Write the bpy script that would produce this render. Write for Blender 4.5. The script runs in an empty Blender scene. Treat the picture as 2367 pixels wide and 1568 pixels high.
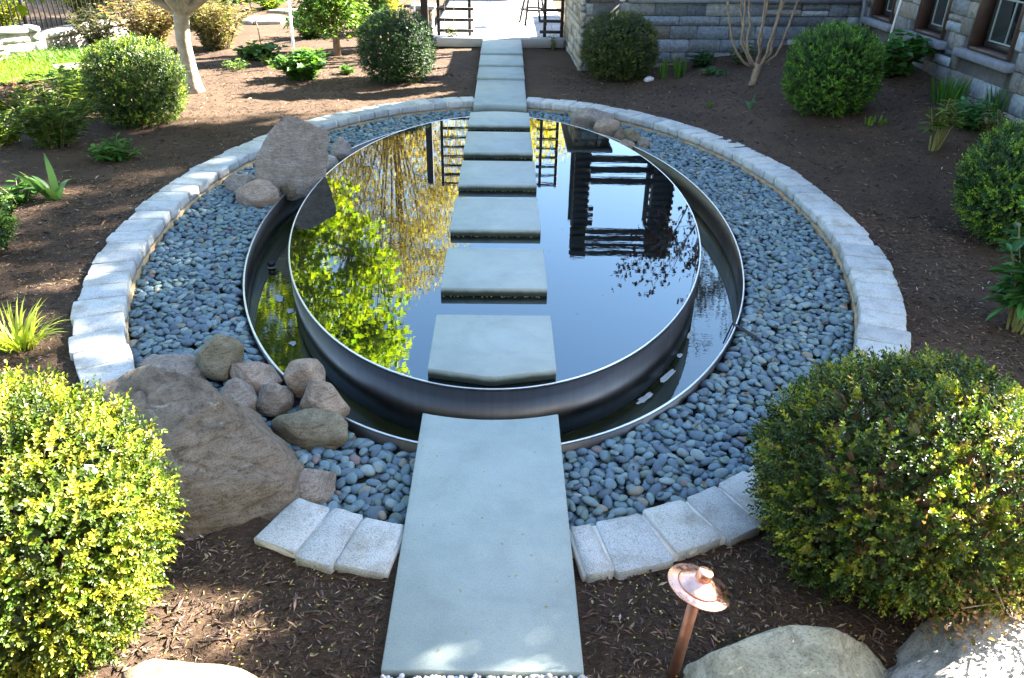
import bpy, bmesh, math, random
import numpy as np
from mathutils import Vector, Matrix, noise

random.seed(7)
rng = np.random.default_rng(7)
SC = bpy.context.scene
COL = SC.collection
PI = math.pi

# ------------------------------------------------------------------ camera, sky, sun, exposure
cam_d = bpy.data.cameras.new('camera')
cam = bpy.data.objects.new('camera', cam_d)
COL.objects.link(cam)
cam_d.sensor_width = 36.0
cam_d.lens = 36.0 * 1800.0 / 2367.0
cam_d.clip_start = 0.05
cam_d.clip_end = 2000.0
R_ = Vector((0.99987949, -0.00613928, 0.01425878))
U_ = Vector((-0.00938526, 0.4925808, 0.87021611))
F_ = Vector((0.0123661, 0.87024506, -0.49246382))
M = Matrix((R_, U_, -F_)).transposed().to_4x4()
M.translation = (0.0752, -8.4441, 3.031)
cam.matrix_world = M
SC.camera = cam

SUN_AZ = Vector((0.87, 0.49))
SUN_EL = math.radians(33)
SUN_DIR = Vector((SUN_AZ.x * math.cos(SUN_EL), SUN_AZ.y * math.cos(SUN_EL), math.sin(SUN_EL))).normalized()

world = bpy.data.worlds.new('World')
SC.world = world
world.use_nodes = True
wn = world.node_tree
sky = wn.nodes.new('ShaderNodeTexSky')
sky.sky_type = 'NISHITA'
sky.sun_disc = False
sky.sun_elevation = SUN_EL
sky.sun_rotation = math.atan2(SUN_AZ.x, SUN_AZ.y)
sky.air_density = 1.0
sky.dust_density = 0.2
sky.ozone_density = 1.3
wn.nodes['Background'].inputs['Strength'].default_value = 0.05
wn.links.new(sky.outputs['Color'], wn.nodes['Background'].inputs['Color'])

sun_d = bpy.data.lights.new('sun', 'SUN')
sun_d.energy = 5.0
sun_d.angle = math.radians(0.5)
sun_d.color = (1.0, 0.93, 0.82)
sun = bpy.data.objects.new('sun', sun_d)
COL.objects.link(sun)
sun.location = (20, 12, 20)
sun.rotation_euler = (-SUN_DIR).to_track_quat('-Z', 'Y').to_euler()

SC.view_settings.view_transform = 'Standard'
SC.view_settings.look = 'None'
SC.view_settings.gamma = 1.0
SC.view_settings.use_curve_mapping = False
SC.view_settings.exposure = 4.02
SC.render.engine = 'CYCLES'
SC.cycles.max_bounces = 8
SC.cycles.use_denoising = True

# ------------------------------------------------------------------ material helpers
class Nt:
    def __init__(s, name):
        s.m = bpy.data.materials.new(name)
        s.m.use_nodes = True
        s.t = s.m.node_tree
        s.b = s.t.nodes['Principled BSDF']
        s.out = s.t.nodes['Material Output']
    def n(s, typ, **kw):
        x = s.t.nodes.new(typ)
        for k, v in kw.items():
            if k.startswith('_'):
                setattr(x, k[1:], v)
            else:
                x.inputs[k.replace('__', ' ')].default_value = v
        return x
    def l(s, a, b):
        s.t.links.new(a, b)

def ramp(nt, fac, stops):
    r = nt.n('ShaderNodeValToRGB')
    el = r.color_ramp.elements
    while len(el) < len(stops):
        el.new(0.5)
    for e, (p, c) in zip(el, stops):
        e.position = p
        e.color = (c[0], c[1], c[2], 1)
    nt.l(fac, r.inputs[0])
    return r.outputs[0]

def mixc(nt, a, b, fac, mode='MIX'):
    m = nt.n('ShaderNodeMix', _data_type='RGBA', _blend_type=mode)
    for sock, v in ((m.inputs[0], fac), (m.inputs[6], a), (m.inputs[7], b)):
        if hasattr(v, 'links'):
            nt.l(v, sock)
        elif isinstance(v, (tuple, list)):
            sock.default_value = (v[0], v[1], v[2], 1)
        else:
            sock.default_value = v
    return m.outputs[2]

def noise_n(nt, scale, detail=6, rough=0.6, vec=None, dist=0.0):
    x = nt.n('ShaderNodeTexNoise', Scale=scale, Detail=detail, Roughness=rough, Distortion=dist)
    if vec is not None:
        nt.l(vec, x.inputs['Vector'])
    return x.outputs[0]

def pos(nt, scale=None):
    g = nt.n('ShaderNodeNewGeometry')
    if scale is None:
        return g.outputs['Position']
    mp = nt.n('ShaderNodeMapping')
    mp.inputs['Scale'].default_value = scale
    nt.l(g.outputs['Position'], mp.inputs['Vector'])
    return mp.outputs[0]

def bump(nt, h, strength, dist=0.02):
    b = nt.n('ShaderNodeBump', Strength=strength, Distance=dist)
    nt.l(h, b.inputs['Height'])
    nt.l(b.outputs[0], nt.b.inputs['Normal'])
    return b

def m_plain(name, col, rough=0.6, metal=0.0, var=0.25, scale=8.0, bmp=0.2, bscale=40.0, bdist=0.01):
    nt = Nt(name)
    p = pos(nt)
    f = noise_n(nt, scale, 5, 0.6, p)
    lo = tuple(c * (1 - var) for c in col)
    hi = tuple(min(1, c * (1 + var)) for c in col)
    nt.l(ramp(nt, f, [(0.3, lo), (0.7, hi)]), nt.b.inputs['Base Color'])
    nt.b.inputs['Roughness'].default_value = rough
    nt.b.inputs['Metallic'].default_value = metal
    if bmp:
        bump(nt, noise_n(nt, bscale, 4, 0.6, p), bmp, bdist)
    return nt.m

def m_leaf(name, trans=0.35, rough=0.42, tint=(1.25, 1.25, 0.6)):
    nt = Nt(name)
    a = nt.n('ShaderNodeAttribute', _attribute_name='col')
    nt.l(a.outputs['Color'], nt.b.inputs['Base Color'])
    nt.b.inputs['Roughness'].default_value = rough
    nt.b.inputs['Specular IOR Level'].default_value = 0.36
    tr = nt.n('ShaderNodeBsdfTranslucent')
    nt.l(mixc(nt, a.outputs['Color'], tint, 1.0, 'MULTIPLY'), tr.inputs['Color'])
    mx = nt.n('ShaderNodeMixShader', Fac=trans)
    nt.l(nt.b.outputs[0], mx.inputs[1])
    nt.l(tr.outputs[0], mx.inputs[2])
    nt.l(mx.outputs[0], nt.out.inputs[0])
    return nt.m

def m_attr(name, rough=0.7, var=0.35, scale=60.0, bmp=0.3, spec=0.5, bdist=0.006):
    nt = Nt(name)
    a = nt.n('ShaderNodeAttribute', _attribute_name='col')
    p = pos(nt)
    f = noise_n(nt, scale, 5, 0.65, p)
    v = ramp(nt, f, [(0.3, (1 - var,) * 3), (0.7, (1 + var * 0.4,) * 3)])
    nt.l(mixc(nt, a.outputs['Color'], v, 1.0, 'MULTIPLY'), nt.b.inputs['Base Color'])
    nt.b.inputs['Roughness'].default_value = rough
    nt.b.inputs['Specular IOR Level'].default_value = spec
    if bmp:
        bump(nt, f, bmp, bdist)
    return nt.m

MAT = {}
# mulch: dark shredded bark
def mk_mulch():
    nt = Nt('mulch')
    p = pos(nt)
    f1 = noise_n(nt, 38, 8, 0.72, p)
    st = noise_n(nt, 30, 6, 0.7, pos(nt, (1.0, 3.2, 1.0)), 1.6)
    big = noise_n(nt, 0.9, 4, 0.55, p)
    c = ramp(nt, st, [(0.28, (0.016, 0.010, 0.006)), (0.5, (0.058, 0.037, 0.023)), (0.72, (0.16, 0.10, 0.06))])
    c = mixc(nt, c, ramp(nt, big, [(0.35, (0.72, 0.68, 0.66)), (0.65, (1.15, 1.1, 1.05))]), 1.0, 'MULTIPLY')
    v = nt.n('ShaderNodeTexVoronoi', Scale=34.0)
    nt.l(p, v.inputs['Vector'])
    fl = ramp(nt, v.outputs['Distance'], [(0.0, (1, 1, 1)), (0.09, (0, 0, 0))])
    pick = noise_n(nt, 21, 2, 0.5, p)
    pk = ramp(nt, pick, [(0.56, (0, 0, 0)), (0.62, (1, 1, 1))])
    c = mixc(nt, c, (0.22, 0.15, 0.085), mixc(nt, fl, pk, 1.0, 'MULTIPLY'))
    nt.l(c, nt.b.inputs['Base Color'])
    nt.b.inputs['Roughness'].default_value = 0.9
    nt.b.inputs['Specular IOR Level'].default_value = 0.25
    bump(nt, mixc(nt, f1, st, 0.5), 0.9, 0.03)
    return nt.m
MAT['mulch'] = mk_mulch()
MAT['chip'] = m_attr('mulch chip', 0.85, 0.4, 90, 0.3, 0.25)

def mk_granite(name, base, sp=0.5):
    nt = Nt(name)
    p = pos(nt)
    sp1 = noise_n(nt, 130, 3, 0.7, p)
    sp2 = noise_n(nt, 320, 2, 0.6, p)
    big = noise_n(nt, 5, 6, 0.65, p)
    a = nt.n('ShaderNodeObjectInfo')
    c = ramp(nt, sp1, [(0.33, tuple(x * 0.45 for x in base)), (0.45, base), (0.66, tuple(min(1, x * 1.3) for x in base))])
    c = mixc(nt, c, ramp(nt, sp2, [(0.35, (0.55, 0.55, 0.58)), (0.5, (1, 1, 1))]), sp, 'MULTIPLY')
    c = mixc(nt, c, ramp(nt, big, [(0.32, (0.62, 0.58, 0.50)), (0.52, (1.0, 1.0, 1.0)), (0.7, (1.08, 1.08, 1.08))]), 0.85, 'MULTIPLY')
    c = mixc(nt, c, ramp(nt, a.outputs['Random'], [(0, (0.74, 0.76, 0.78)), (0.3, (0.92, 0.91, 0.88)), (0.6, (1, 1, 1)), (1, (1.1, 1.07, 1.0))]), 1.0, 'MULTIPLY')
    nt.l(c, nt.b.inputs['Base Color'])
    nt.b.inputs['Roughness'].default_value = 0.8
    bump(nt, mixc(nt, noise_n(nt, 70, 6, 0.7, p), noise_n(nt, 14, 5, 0.6, p), 0.5), 0.7, 0.02)
    return nt.m
MAT['granite'] = mk_granite('granite', (0.44, 0.455, 0.445))
MAT['mortar'] = m_plain('mortar', (0.60, 0.57, 0.51), 0.9, 0, 0.2, 14, 0.5, 60)
MAT['footing'] = m_plain('tan mortar', (0.34, 0.24, 0.13), 0.95, 0, 0.3, 9, 0.6, 40)

def mk_bluestone(wet=False):
    nt = Nt('damp bluestone' if wet else 'bluestone')
    p = pos(nt)
    a = nt.n('ShaderNodeObjectInfo')
    big = noise_n(nt, 3.2, 7, 0.6, p)
    fine = noise_n(nt, 140, 4, 0.7, p)
    c = ramp(nt, big, [(0.25, (0.25, 0.302, 0.285)), (0.55, (0.30, 0.355, 0.332)), (0.8, (0.345, 0.396, 0.362))])
    c = mixc(nt, c, ramp(nt, fine, [(0.3, (0.8, 0.8, 0.8)), (0.6, (1.06, 1.06, 1.06))]), 0.9, 'MULTIPLY')
    stn = noise_n(nt, 1.7, 8, 0.68, p, 1.2)
    c = mixc(nt, c, ramp(nt, stn, [(0.34, (0.89, 0.895, 0.89)), (0.5, (1, 1, 1)), (0.68, (1.04, 1.04, 1.045))]), 1.0, 'MULTIPLY')
    spk = nt.n('ShaderNodeTexVoronoi', Scale=16.0)
    nt.l(p, spk.inputs['Vector'])
    c = mixc(nt, c, ramp(nt, spk.outputs['Distance'], [(0.03, (0.62, 0.58, 0.5)), (0.06, (1, 1, 1))]), 1.0, 'MULTIPLY')
    c = mixc(nt, c, ramp(nt, a.outputs['Random'], [(0, (0.93, 0.93, 0.93)), (1, (1.06, 1.05, 1.03))]), 1.0, 'MULTIPLY')
    if wet:      # damp stain creeping up from the waterline
        sp = nt.n('ShaderNodeSeparateXYZ'); nt.l(p, sp.inputs[0])
        ad = nt.n('ShaderNodeMath', _operation='MULTIPLY_ADD'); nt.l(noise_n(nt, 9, 3, 0.6, p), ad.inputs[0]); ad.inputs[1].default_value = -0.03; nt.l(sp.outputs[2], ad.inputs[2])
        mr = nt.n('ShaderNodeMapRange'); nt.l(ad.outputs[0], mr.inputs[0]); mr.inputs[1].default_value = 0.080; mr.inputs[2].default_value = 0.112
        c = mixc(nt, mixc(nt, c, (0.16, 0.17, 0.15), 1.0, 'MULTIPLY'), c, mr.outputs[0])
    nt.l(c, nt.b.inputs['Base Color'])
    nt.b.inputs['Roughness'].default_value = 0.62
    bump(nt, mixc(nt, fine, noise_n(nt, 22, 6, 0.65, p), 0.5), 0.28, 0.008)
    return nt.m
MAT['bluestone'] = mk_bluestone()
MAT['bluestone_wet'] = mk_bluestone(True)

def mk_steel(name, col, rough):
    nt = Nt(name)
    st = noise_n(nt, 9, 5, 0.6, pos(nt, (3.0, 3.0, 0.12)))
    cl = noise_n(nt, 2.5, 5, 0.6, pos(nt))
    nt.l(ramp(nt, st, [(0.3, tuple(x * 0.86 for x in col)), (0.65, col)]), nt.b.inputs['Base Color'])
    nt.l(ramp(nt, cl, [(0.3, (rough * 0.8,) * 3), (0.7, (rough * 1.25,) * 3)]), nt.b.inputs['Roughness'])
    nt.b.inputs['Metallic'].default_value = 1.0
    bump(nt, noise_n(nt, 3, 3, 0.5, pos(nt, (1, 1, 0.3))), 0.05, 0.02)
    return nt.m
MAT['steel'] = mk_steel('weathered steel', (0.105, 0.10, 0.095), 0.42)
MAT['rim'] = m_plain('brushed steel rim', (0.72, 0.74, 0.75), 0.35, 1.0, 0.1, 20, 0.1, 60)

def mk_water(name, base, ior, bs, bscale, rough=0.0):
    nt = Nt(name)
    p = pos(nt)
    nt.l(ramp(nt, noise_n(nt, 1.6, 5, 0.6, p), [(0.35, tuple(x * 0.4 for x in base)), (0.7, base)]), nt.b.inputs['Base Color'])
    nt.b.inputs['Specular Tint'].default_value = (0.68, 0.93, 1.0, 1)
    nt.b.inputs['Roughness'].default_value = rough
    nt.b.inputs['IOR'].default_value = ior
    bump(nt, noise_n(nt, bscale, 3, 0.5, pos(nt, (0.45, 1.7, 1.0))), bs, 0.02)
    return nt.m
MAT['water'] = mk_water('still black pool water', (0.004, 0.006, 0.007), 2.1, 0.012, 6.0)
MAT['basin_water'] = mk_water('basin water', (0.03, 0.034, 0.014), 1.9, 0.035, 9.0, 0.02)
MAT['pebble'] = m_attr('river pebble', 0.52, 0.22, 55, 0.12, 0.4, 0.004)
MAT['gravelbed'] = m_plain('dark silt under pebbles', (0.035, 0.037, 0.038), 0.95, 0, 0.4, 30, 0.8, 60)
MAT['white_gravel'] = m_attr('white marble gravel', 0.6, 0.15, 60, 0.2)

def mk_rock(name, cols, sc=4.0, lich=None, bmp=0.8):
    nt = Nt(name)
    tc = nt.n('ShaderNodeTexCoord').outputs['Object']
    n1 = noise_n(nt, sc, 9, 0.68, tc, 0.4)
    mp = nt.n('ShaderNodeMapping')
    mp.inputs['Scale'].default_value = (1.0, 1.0, 4.5)
    mp.inputs['Rotation'].default_value = (0.5, 0.3, 0.2)
    nt.l(tc, mp.inputs['Vector'])
    n2 = noise_n(nt, sc * 3, 7, 0.72, mp.outputs[0], 0.8)
    n3 = noise_n(nt, 85, 4, 0.7, tc)
    c = ramp(nt, n1, [(0.28, cols[0]), (0.5, cols[1]), (0.72, cols[2])])
    c = mixc(nt, c, ramp(nt, n2, [(0.3, (0.42, 0.39, 0.36)), (0.52, (1, 1, 1)), (0.75, (1.35, 1.32, 1.28))]), 0.95, 'MULTIPLY')
    c = mixc(nt, c, ramp(nt, n3, [(0.34, (0.45, 0.43, 0.41)), (0.47, (1.0, 1.0, 1.0)), (0.7, (1.18, 1.18, 1.18))]), 0.85, 'MULTIPLY')
    if lich:
        n4 = noise_n(nt, sc * 1.3, 8, 0.75, mp.outputs[0], 1.5)
        c = mixc(nt, c, lich, ramp(nt, n4, [(0.60, (0, 0, 0)), (0.68, (0.75,) * 3)]))
    nt.l(c, nt.b.inputs['Base Color'])
    nt.b.inputs['Roughness'].default_value = 0.85
    nt.b.inputs['Specular IOR Level'].default_value = 0.3
    bump(nt, mixc(nt, n2, n3, 0.35), bmp, 0.025)
    return nt.m
MAT['rock_grey'] = mk_rock('grey brown sandstone', [(0.115, 0.083, 0.055), (0.18, 0.14, 0.10), (0.25, 0.205, 0.155)], 3.0, (0.38, 0.36, 0.31), 1.0)
MAT['rock_tan'] = mk_rock('tan river stone', [(0.20, 0.14, 0.09), (0.29, 0.22, 0.16), (0.36, 0.29, 0.22)], 5.0, None, 0.5)
MAT['rock_pink'] = mk_rock('pinkish brown stone', [(0.17, 0.135, 0.105), (0.25, 0.21, 0.17), (0.32, 0.28, 0.235)], 5.0, (0.42, 0.40, 0.38), 0.7)
MAT['rock_olive'] = mk_rock('olive brown stone', [(0.12, 0.10, 0.06), (0.18, 0.155, 0.10), (0.25, 0.22, 0.16)], 5.0, None, 0.5)
MAT['rock_pale'] = mk_rock('pale cream stone', [(0.25, 0.22, 0.17), (0.38, 0.35, 0.29), (0.5, 0.47, 0.42)], 3.5, (0.16, 0.14, 0.11), 0.9)
MAT['rock_sage'] = mk_rock('sage grey stone', [(0.27, 0.25, 0.16), (0.38, 0.35, 0.245), (0.48, 0.45, 0.34)], 3.0, (0.2, 0.17, 0.12), 0.8)
MAT['rock_white'] = m_plain('white quartz', (0.62, 0.62, 0.62), 0.6, 0, 0.15, 12, 0.5, 30)

MAT['leaf_box'] = m_leaf('boxwood leaf', 0.3, 0.44)
MAT['leaf_soft'] = m_leaf('soft green leaf', 0.4, 0.5)
MAT['leaf_lime'] = m_leaf('lime maple leaf', 0.55, 0.5, (1.3, 1.25, 0.5))
MAT['leaf_dry'] = m_leaf('dry leaf', 0.25, 0.7, (1.1, 1.0, 0.8))
MAT['bark_pale'] = m_plain('pale smooth bark', (0.27, 0.225, 0.17), 0.85, 0, 0.35, 7, 0.6, 26)
MAT['bark_tan'] = m_plain('tan peeling bark', (0.22, 0.16, 0.105), 0.8, 0, 0.35, 12, 0.4, 40)
MAT['bark_dark'] = m_plain('dark twig bark', (0.085, 0.06, 0.042), 0.9, 0, 0.3, 12, 0.4, 40)
MAT['stem_green'] = m_plain('green stem', (0.17, 0.17, 0.05), 0.6, 0, 0.25, 12, 0.1, 40)
MAT['timber'] = m_plain('dark stained timber', (0.022, 0.017, 0.014), 0.65, 0, 0.4, 10, 0.3, 50)
MAT['iron'] = m_plain('black iron', (0.018, 0.016, 0.015), 0.5, 0.3, 0.2, 20, 0.1, 50)
def mk_copper():
    nt = Nt('copper')
    p = pos(nt)
    f = noise_n(nt, 16, 6, 0.65, p)
    c = ramp(nt, f, [(0.34, (0.70, 0.38, 0.27)), (0.47, (0.84, 0.46, 0.33)), (0.66, (0.9, 0.55, 0.40))])
    c = mixc(nt, c, (0.70, 0.48, 0.16), ramp(nt, noise_n(nt, 7, 3, 0.5, p), [(0.56, (0, 0, 0)), (0.66, (0.8,) * 3)]))
    nt.l(c, nt.b.inputs['Base Color'])
    nt.b.inputs['Metallic'].default_value = 1.0
    nt.l(ramp(nt, noise_n(nt, 30, 5, 0.6, p), [(0.35, (0.2,) * 3), (0.65, (0.42,) * 3)]), nt.b.inputs['Roughness'])
    bump(nt, f, 0.05, 0.01)
    return nt.m
MAT['copper'] = mk_copper()
MAT['copper_dull'] = m_plain('dull copper pipe', (0.42, 0.20, 0.125), 0.5, 0.75, 0.25, 14, 0.15, 50)
MAT['concrete'] = m_plain('pale patio stone', (0.36, 0.34, 0.33), 0.75, 0, 0.12, 3, 0.15, 60)
MAT['white_paint'] = m_plain('white paint', (0.78, 0.77, 0.74), 0.5, 0, 0.05, 8, 0.0)
MAT['cap'] = m_plain('blue grey coping stone', (0.15, 0.165, 0.185), 0.75, 0, 0.22, 9, 0.4, 40)
MAT['frame'] = m_plain('brown window frame', (0.055, 0.032, 0.022), 0.55, 0, 0.25, 12, 0.2, 50)
MAT['sash'] = m_plain('grey green window sash', (0.26, 0.30, 0.28), 0.5, 0, 0.1, 12, 0.05, 50)
MAT['dark_sash'] = m_plain('dark window sash', (0.02, 0.019, 0.018), 0.5, 0, 0.2, 12, 0.05, 50)
def mk_glass():
    nt = Nt('window glass')
    nt.b.inputs['Base Color'].default_value = (0.012, 0.014, 0.017, 1)
    nt.b.inputs['Roughness'].default_value = 0.03
    nt.b.inputs['IOR'].default_value = 1.5
    bump(nt, noise_n(nt, 2.0, 2, 0.5, pos(nt)), 0.02, 0.02)
    return nt.m
MAT['glass'] = mk_glass()
MAT['roof'] = m_plain('grey roof slate', (0.07, 0.072, 0.078), 0.8, 0, 0.3, 6, 0.5, 25)
MAT['stonecore'] = m_plain('wall joint mortar', (0.085, 0.083, 0.08), 0.95, 0, 0.3, 8, 0.5, 40)
MAT['wallstone'] = m_attr('wall stone', 0.85, 0.45, 16, 0.8, 0.3, 0.02)
MAT['lawn'] = m_plain('lawn soil', (0.09, 0.13, 0.02), 0.95, 0, 0.3, 6, 0.5, 30)
MAT['flag'] = m_plain('flagstone', (0.36, 0.33, 0.29), 0.85, 0, 0.2, 6, 0.4, 30)
MAT['foam'] = m_plain('pale scum', (0.42, 0.47, 0.46), 0.7, 0, 0.2, 12, 0.2, 40)
MAT['cable'] = m_plain('black rubber', (0.012, 0.012, 0.013), 0.5, 0, 0.1, 12, 0.0)
MAT['plastic'] = m_plain('grey plastic', (0.32, 0.32, 0.29), 0.5, 0, 0.1, 12, 0.0)

# ------------------------------------------------------------------ object helpers
def link(o, parent=None):
    COL.objects.link(o)
    if parent is not None:
        o.parent = parent
    return o

def tag(o, label=None, cat=None, group=None, kind=None):
    if label: o['label'] = label
    if cat: o['category'] = cat
    if group: o['group'] = group
    if kind: o['kind'] = kind
    return o

def empty(name, loc, label, cat, group=None, rz=0.0):
    o = bpy.data.objects.new(name, None)
    o.empty_display_size = 0.1
    COL.objects.link(o)
    o.location = loc
    o.rotation_euler = (0, 0, rz)
    return tag(o, label, cat, group)

def build(name, V, F, mat, parent=None, C=None, origin=None, smooth=True):
    """V (n,3) world-space, F one or several int arrays (m,k). Vertices are made local to the parent/origin."""
    V = np.asarray(V, dtype=np.float64)
    if origin is None:
        origin = parent.location if parent is not None else (0, 0, 0)
        loc = (0, 0, 0) if parent is not None else origin
    else:
        loc = tuple(np.array(origin) - (np.array(world_loc(parent)) if parent is not None else 0))
    if parent is not None and loc == (0, 0, 0):
        origin = world_loc(parent)
    V = V - np.array(origin)
    if isinstance(F, np.ndarray): F = [F]
    F = [np.asarray(f) for f in F if len(f)]
    me = bpy.data.meshes.new(name)
    me.vertices.add(len(V))
    me.vertices.foreach_set('co', V.astype(np.float32).ravel())
    idx = np.concatenate([f.ravel() for f in F]).astype(np.int32)
    sizes = np.concatenate([np.full(len(f), f.shape[1]) for f in F])
    start = np.concatenate([[0], np.cumsum(sizes)[:-1]]).astype(np.int32)
    me.loops.add(len(idx))
    me.loops.foreach_set('vertex_index', idx)
    me.polygons.add(len(sizes))
    me.polygons.foreach_set('loop_start', start)
    me.update(calc_edges=True)
    me.validate()
    if C is not None:
        at = me.attributes.new('col', 'FLOAT_COLOR', 'POINT')
        C4 = np.ones((len(V), 4), dtype=np.float32)
        C4[:, :3] = C
        at.data.foreach_set('color', C4.ravel())
    if smooth:
        me.polygons.foreach_set('use_smooth', np.ones(len(me.polygons), dtype=bool))
    me.materials.append(mat)
    o = bpy.data.objects.new(name, me)
    COL.objects.link(o)
    if parent is not None:
        o.parent = parent
    o.location = loc
    return o

def world_loc(o):
    v = Vector(o.location)
    while o.parent is not None:
        o = o.parent
        v += Vector(o.location)
    return tuple(v)

class MB:
    """collects vertices and faces of one mesh"""
    def __init__(s):
        s.V = []; s.F = {}; s.n = 0; s.C = []
    def add(s, V, F, col=None):
        V = np.asarray(V, float)
        F = F if isinstance(F, list) and len(F) and isinstance(F[0], np.ndarray) else [np.asarray(F)]
        for f in F:
            s.F.setdefault(f.shape[1], []).append(f + s.n)
        s.V.append(V); s.n += len(V)
        if col is not None:
            s.C.append(np.broadcast_to(np.asarray(col, float), (len(V), 3)))
        return s
    def build(s, name, mat, parent=None, origin=None, smooth=True):
        C = np.concatenate(s.C) if s.C else None
        return build(name, np.concatenate(s.V), [np.concatenate(v) for v in s.F.values()], mat, parent, C, origin, smooth)

def box_vf(lo, hi):
    x0, y0, z0 = lo; x1, y1, z1 = hi
    V = [(x0, y0, z0), (x1, y0, z0), (x1, y1, z0), (x0, y1, z0), (x0, y0, z1), (x1, y0, z1), (x1, y1, z1), (x0, y1, z1)]
    F = np.array([(0, 3, 2, 1), (4, 5, 6, 7), (0, 1, 5, 4), (1, 2, 6, 5), (2, 3, 7, 6), (3, 0, 4, 7)])
    return np.array(V, float), F

def bevel_box(lo, hi, r=0.006):
    """box with chamfered edges: 24 vertices"""
    lo = np.array(lo, float); hi = np.array(hi, float)
    c = (lo + hi) / 2; h = (hi - lo) / 2
    r = min(r, *(h * 0.45))
    bm = bmesh.new()
    bmesh.ops.create_cube(bm, size=2.0)
    for v in bm.verts:
        v.co = Vector((v.co.x * h[0], v.co.y * h[1], v.co.z * h[2]))
    bmesh.ops.bevel(bm, geom=bm.edges[:], offset=r, segments=1, affect='EDGES')
    return bm_vf(bm, c)

def bm_vf(bm, off=(0, 0, 0)):
    bm.verts.index_update()
    V = np.array([v.co[:] for v in bm.verts]) + np.array(off)
    d = {}
    for f in bm.faces:
        d.setdefault(len(f.verts), []).append([v.index for v in f.verts])
    bm.free()
    return V, [np.array(x) for x in d.values()]

def tube(pts, rad, sides=8, cap=True):
    pts = np.asarray(pts, float)
    n = len(pts)
    rad = np.broadcast_to(np.asarray(rad, float), (n,))
    t = np.gradient(pts, axis=0)
    t /= np.linalg.norm(t, axis=1)[:, None] + 1e-9
    ref = np.array([0.0, 0.0, 1.0]) if abs(t[0, 2]) < 0.9 else np.array([1.0, 0.0, 0.0])
    V = []
    u = np.cross(t[0], ref); u /= np.linalg.norm(u)
    for i in range(n):
        u = u - t[i] * (u @ t[i]); u /= np.linalg.norm(u) + 1e-9
        w = np.cross(t[i], u)
        a = np.arange(sides) * 2 * PI / sides
        V.append(pts[i] + rad[i] * (np.cos(a)[:, None] * u + np.sin(a)[:, None] * w))
    V = np.concatenate(V)
    F = []
    for i in range(n - 1):
        for k in range(sides):
            a, b = i * sides + k, i * sides + (k + 1) % sides
            F.append((a, b, b + sides, a + sides))
    F = [np.array(F)]
    if cap:
        F.append(np.array([list(range(sides))[::-1], [(n - 1) * sides + k for k in range(sides)]]))
    return V, F

def lathe(profile, n=32, origin=(0, 0, 0)):
    V = []; F = []
    for r, z in profile:
        for k in range(n):
            a = 2 * PI * k / n
            V.append((r * math.cos(a), r * math.sin(a), z))
    for i in range(len(profile) - 1):
        for k in range(n):
            a, b = i * n + k, i * n + (k + 1) % n
            F.append((a, b, b + n, a + n))
    return np.array(V) + np.array(origin), np.array(F)

def ell_pt(a, b, t, off=0.0):
    c, s = math.cos(t), math.sin(t)
    nx, ny = c / a, s / b
    l = math.hypot(nx, ny)
    return a * c + off * nx / l, b * s + off * ny / l

def sweep_ell(a, b, prof, n=288, closed_prof=False):
    V = []; F = []
    m = len(prof)
    for k in range(n):
        t = 2 * PI * k / n
        for off, z in prof:
            x, y = ell_pt(a, b, t, off)
            V.append((x, y, z))
    for k in range(n):
        for i in range(m if closed_prof else m - 1):
            j = (i + 1) % m
            k2 = (k + 1) % n
            F.append((k * m + i, k2 * m + i, k2 * m + j, k * m + j))
    return np.array(V), np.array(F)

def smooth01(a, b, v):
    u = np.clip((np.asarray(v, float) - a) / (b - a), 0, 1)
    return u * u * (3 - 2 * u)

def gz(x, y):
    return -0.06 + 0.68 * smooth01(1.8, 7.9, x) * smooth01(-2, 8, y)

def leaves(P, D, N, L, W, tpl='q', fold=0.18, curl=0.12):
    """vectorised leaf blades; P base, D axis, N up-normal"""
    P = np.asarray(P, float); n = len(P)
    D = D / (np.linalg.norm(D, axis=1)[:, None] + 1e-9)
    B = np.cross(N, D); B /= np.linalg.norm(B, axis=1)[:, None] + 1e-9
    N = np.cross(D, B)
    L = np.broadcast_to(np.asarray(L, float), (n,))[:, None]
    W = np.broadcast_to(np.asarray(W, float), (n,))[:, None]
    def pt(t, w, z):
        return P + D * L * t + B * W * w + N * (W * z - L * curl * t * t)
    if tpl == 'q':
        V = np.stack([pt(0, 0, 0), pt(.38, -.5, fold), pt(.75, -.36, fold), pt(1, 0, 0), pt(.75, .36, fold), pt(.38, .5, fold)], 1)
        f = np.array([[0, 3, 2, 1], [0, 5, 4, 3]])
        k = 6
    elif tpl == 'd':
        V = np.stack([pt(0, 0, 0), pt(.5, -.5, fold), pt(1, 0, 0), pt(.5, .5, fold)], 1)
        f = np.array([[0, 2, 1], [0, 3, 2]])
        k = 4
    elif tpl == 'm':   # lobed maple-like leaf, 9 vertices
        V = np.stack([pt(0, 0, 0), pt(.1, -.42, fold * .5), pt(.42, -.24, fold * .3), pt(.62, -.5, fold), pt(.68, -.16, fold * .2), pt(1, 0, 0),
                      pt(.68, .16, fold * .2), pt(.62, .5, fold), pt(.42, .24, fold * .3), pt(.1, .42, fold * .5)], 1)
        f = np.array([[0, 2, 1, 1], [0, 4, 3, 2], [0, 5, 4, 4], [0, 6, 5, 5], [0, 8, 7, 6], [0, 9, 8, 8]])
        f3 = np.array([[0, 2, 1], [0, 5, 4], [0, 6, 5], [0, 9, 8]])
        f4 = np.array([[0, 4, 3, 2], [0, 8, 7, 6]])
        k = 10
        base = (np.arange(n) * k)[:, None, None]
        return V.reshape(-1, 3), [(f3[None] + base).reshape(-1, 3), (f4[None] + base).reshape(-1, 4)], k
    base = (np.arange(n) * k)[:, None, None]
    return V.reshape(-1, 3), [(f[None] + base).reshape(-1, f.shape[1])], k

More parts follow.
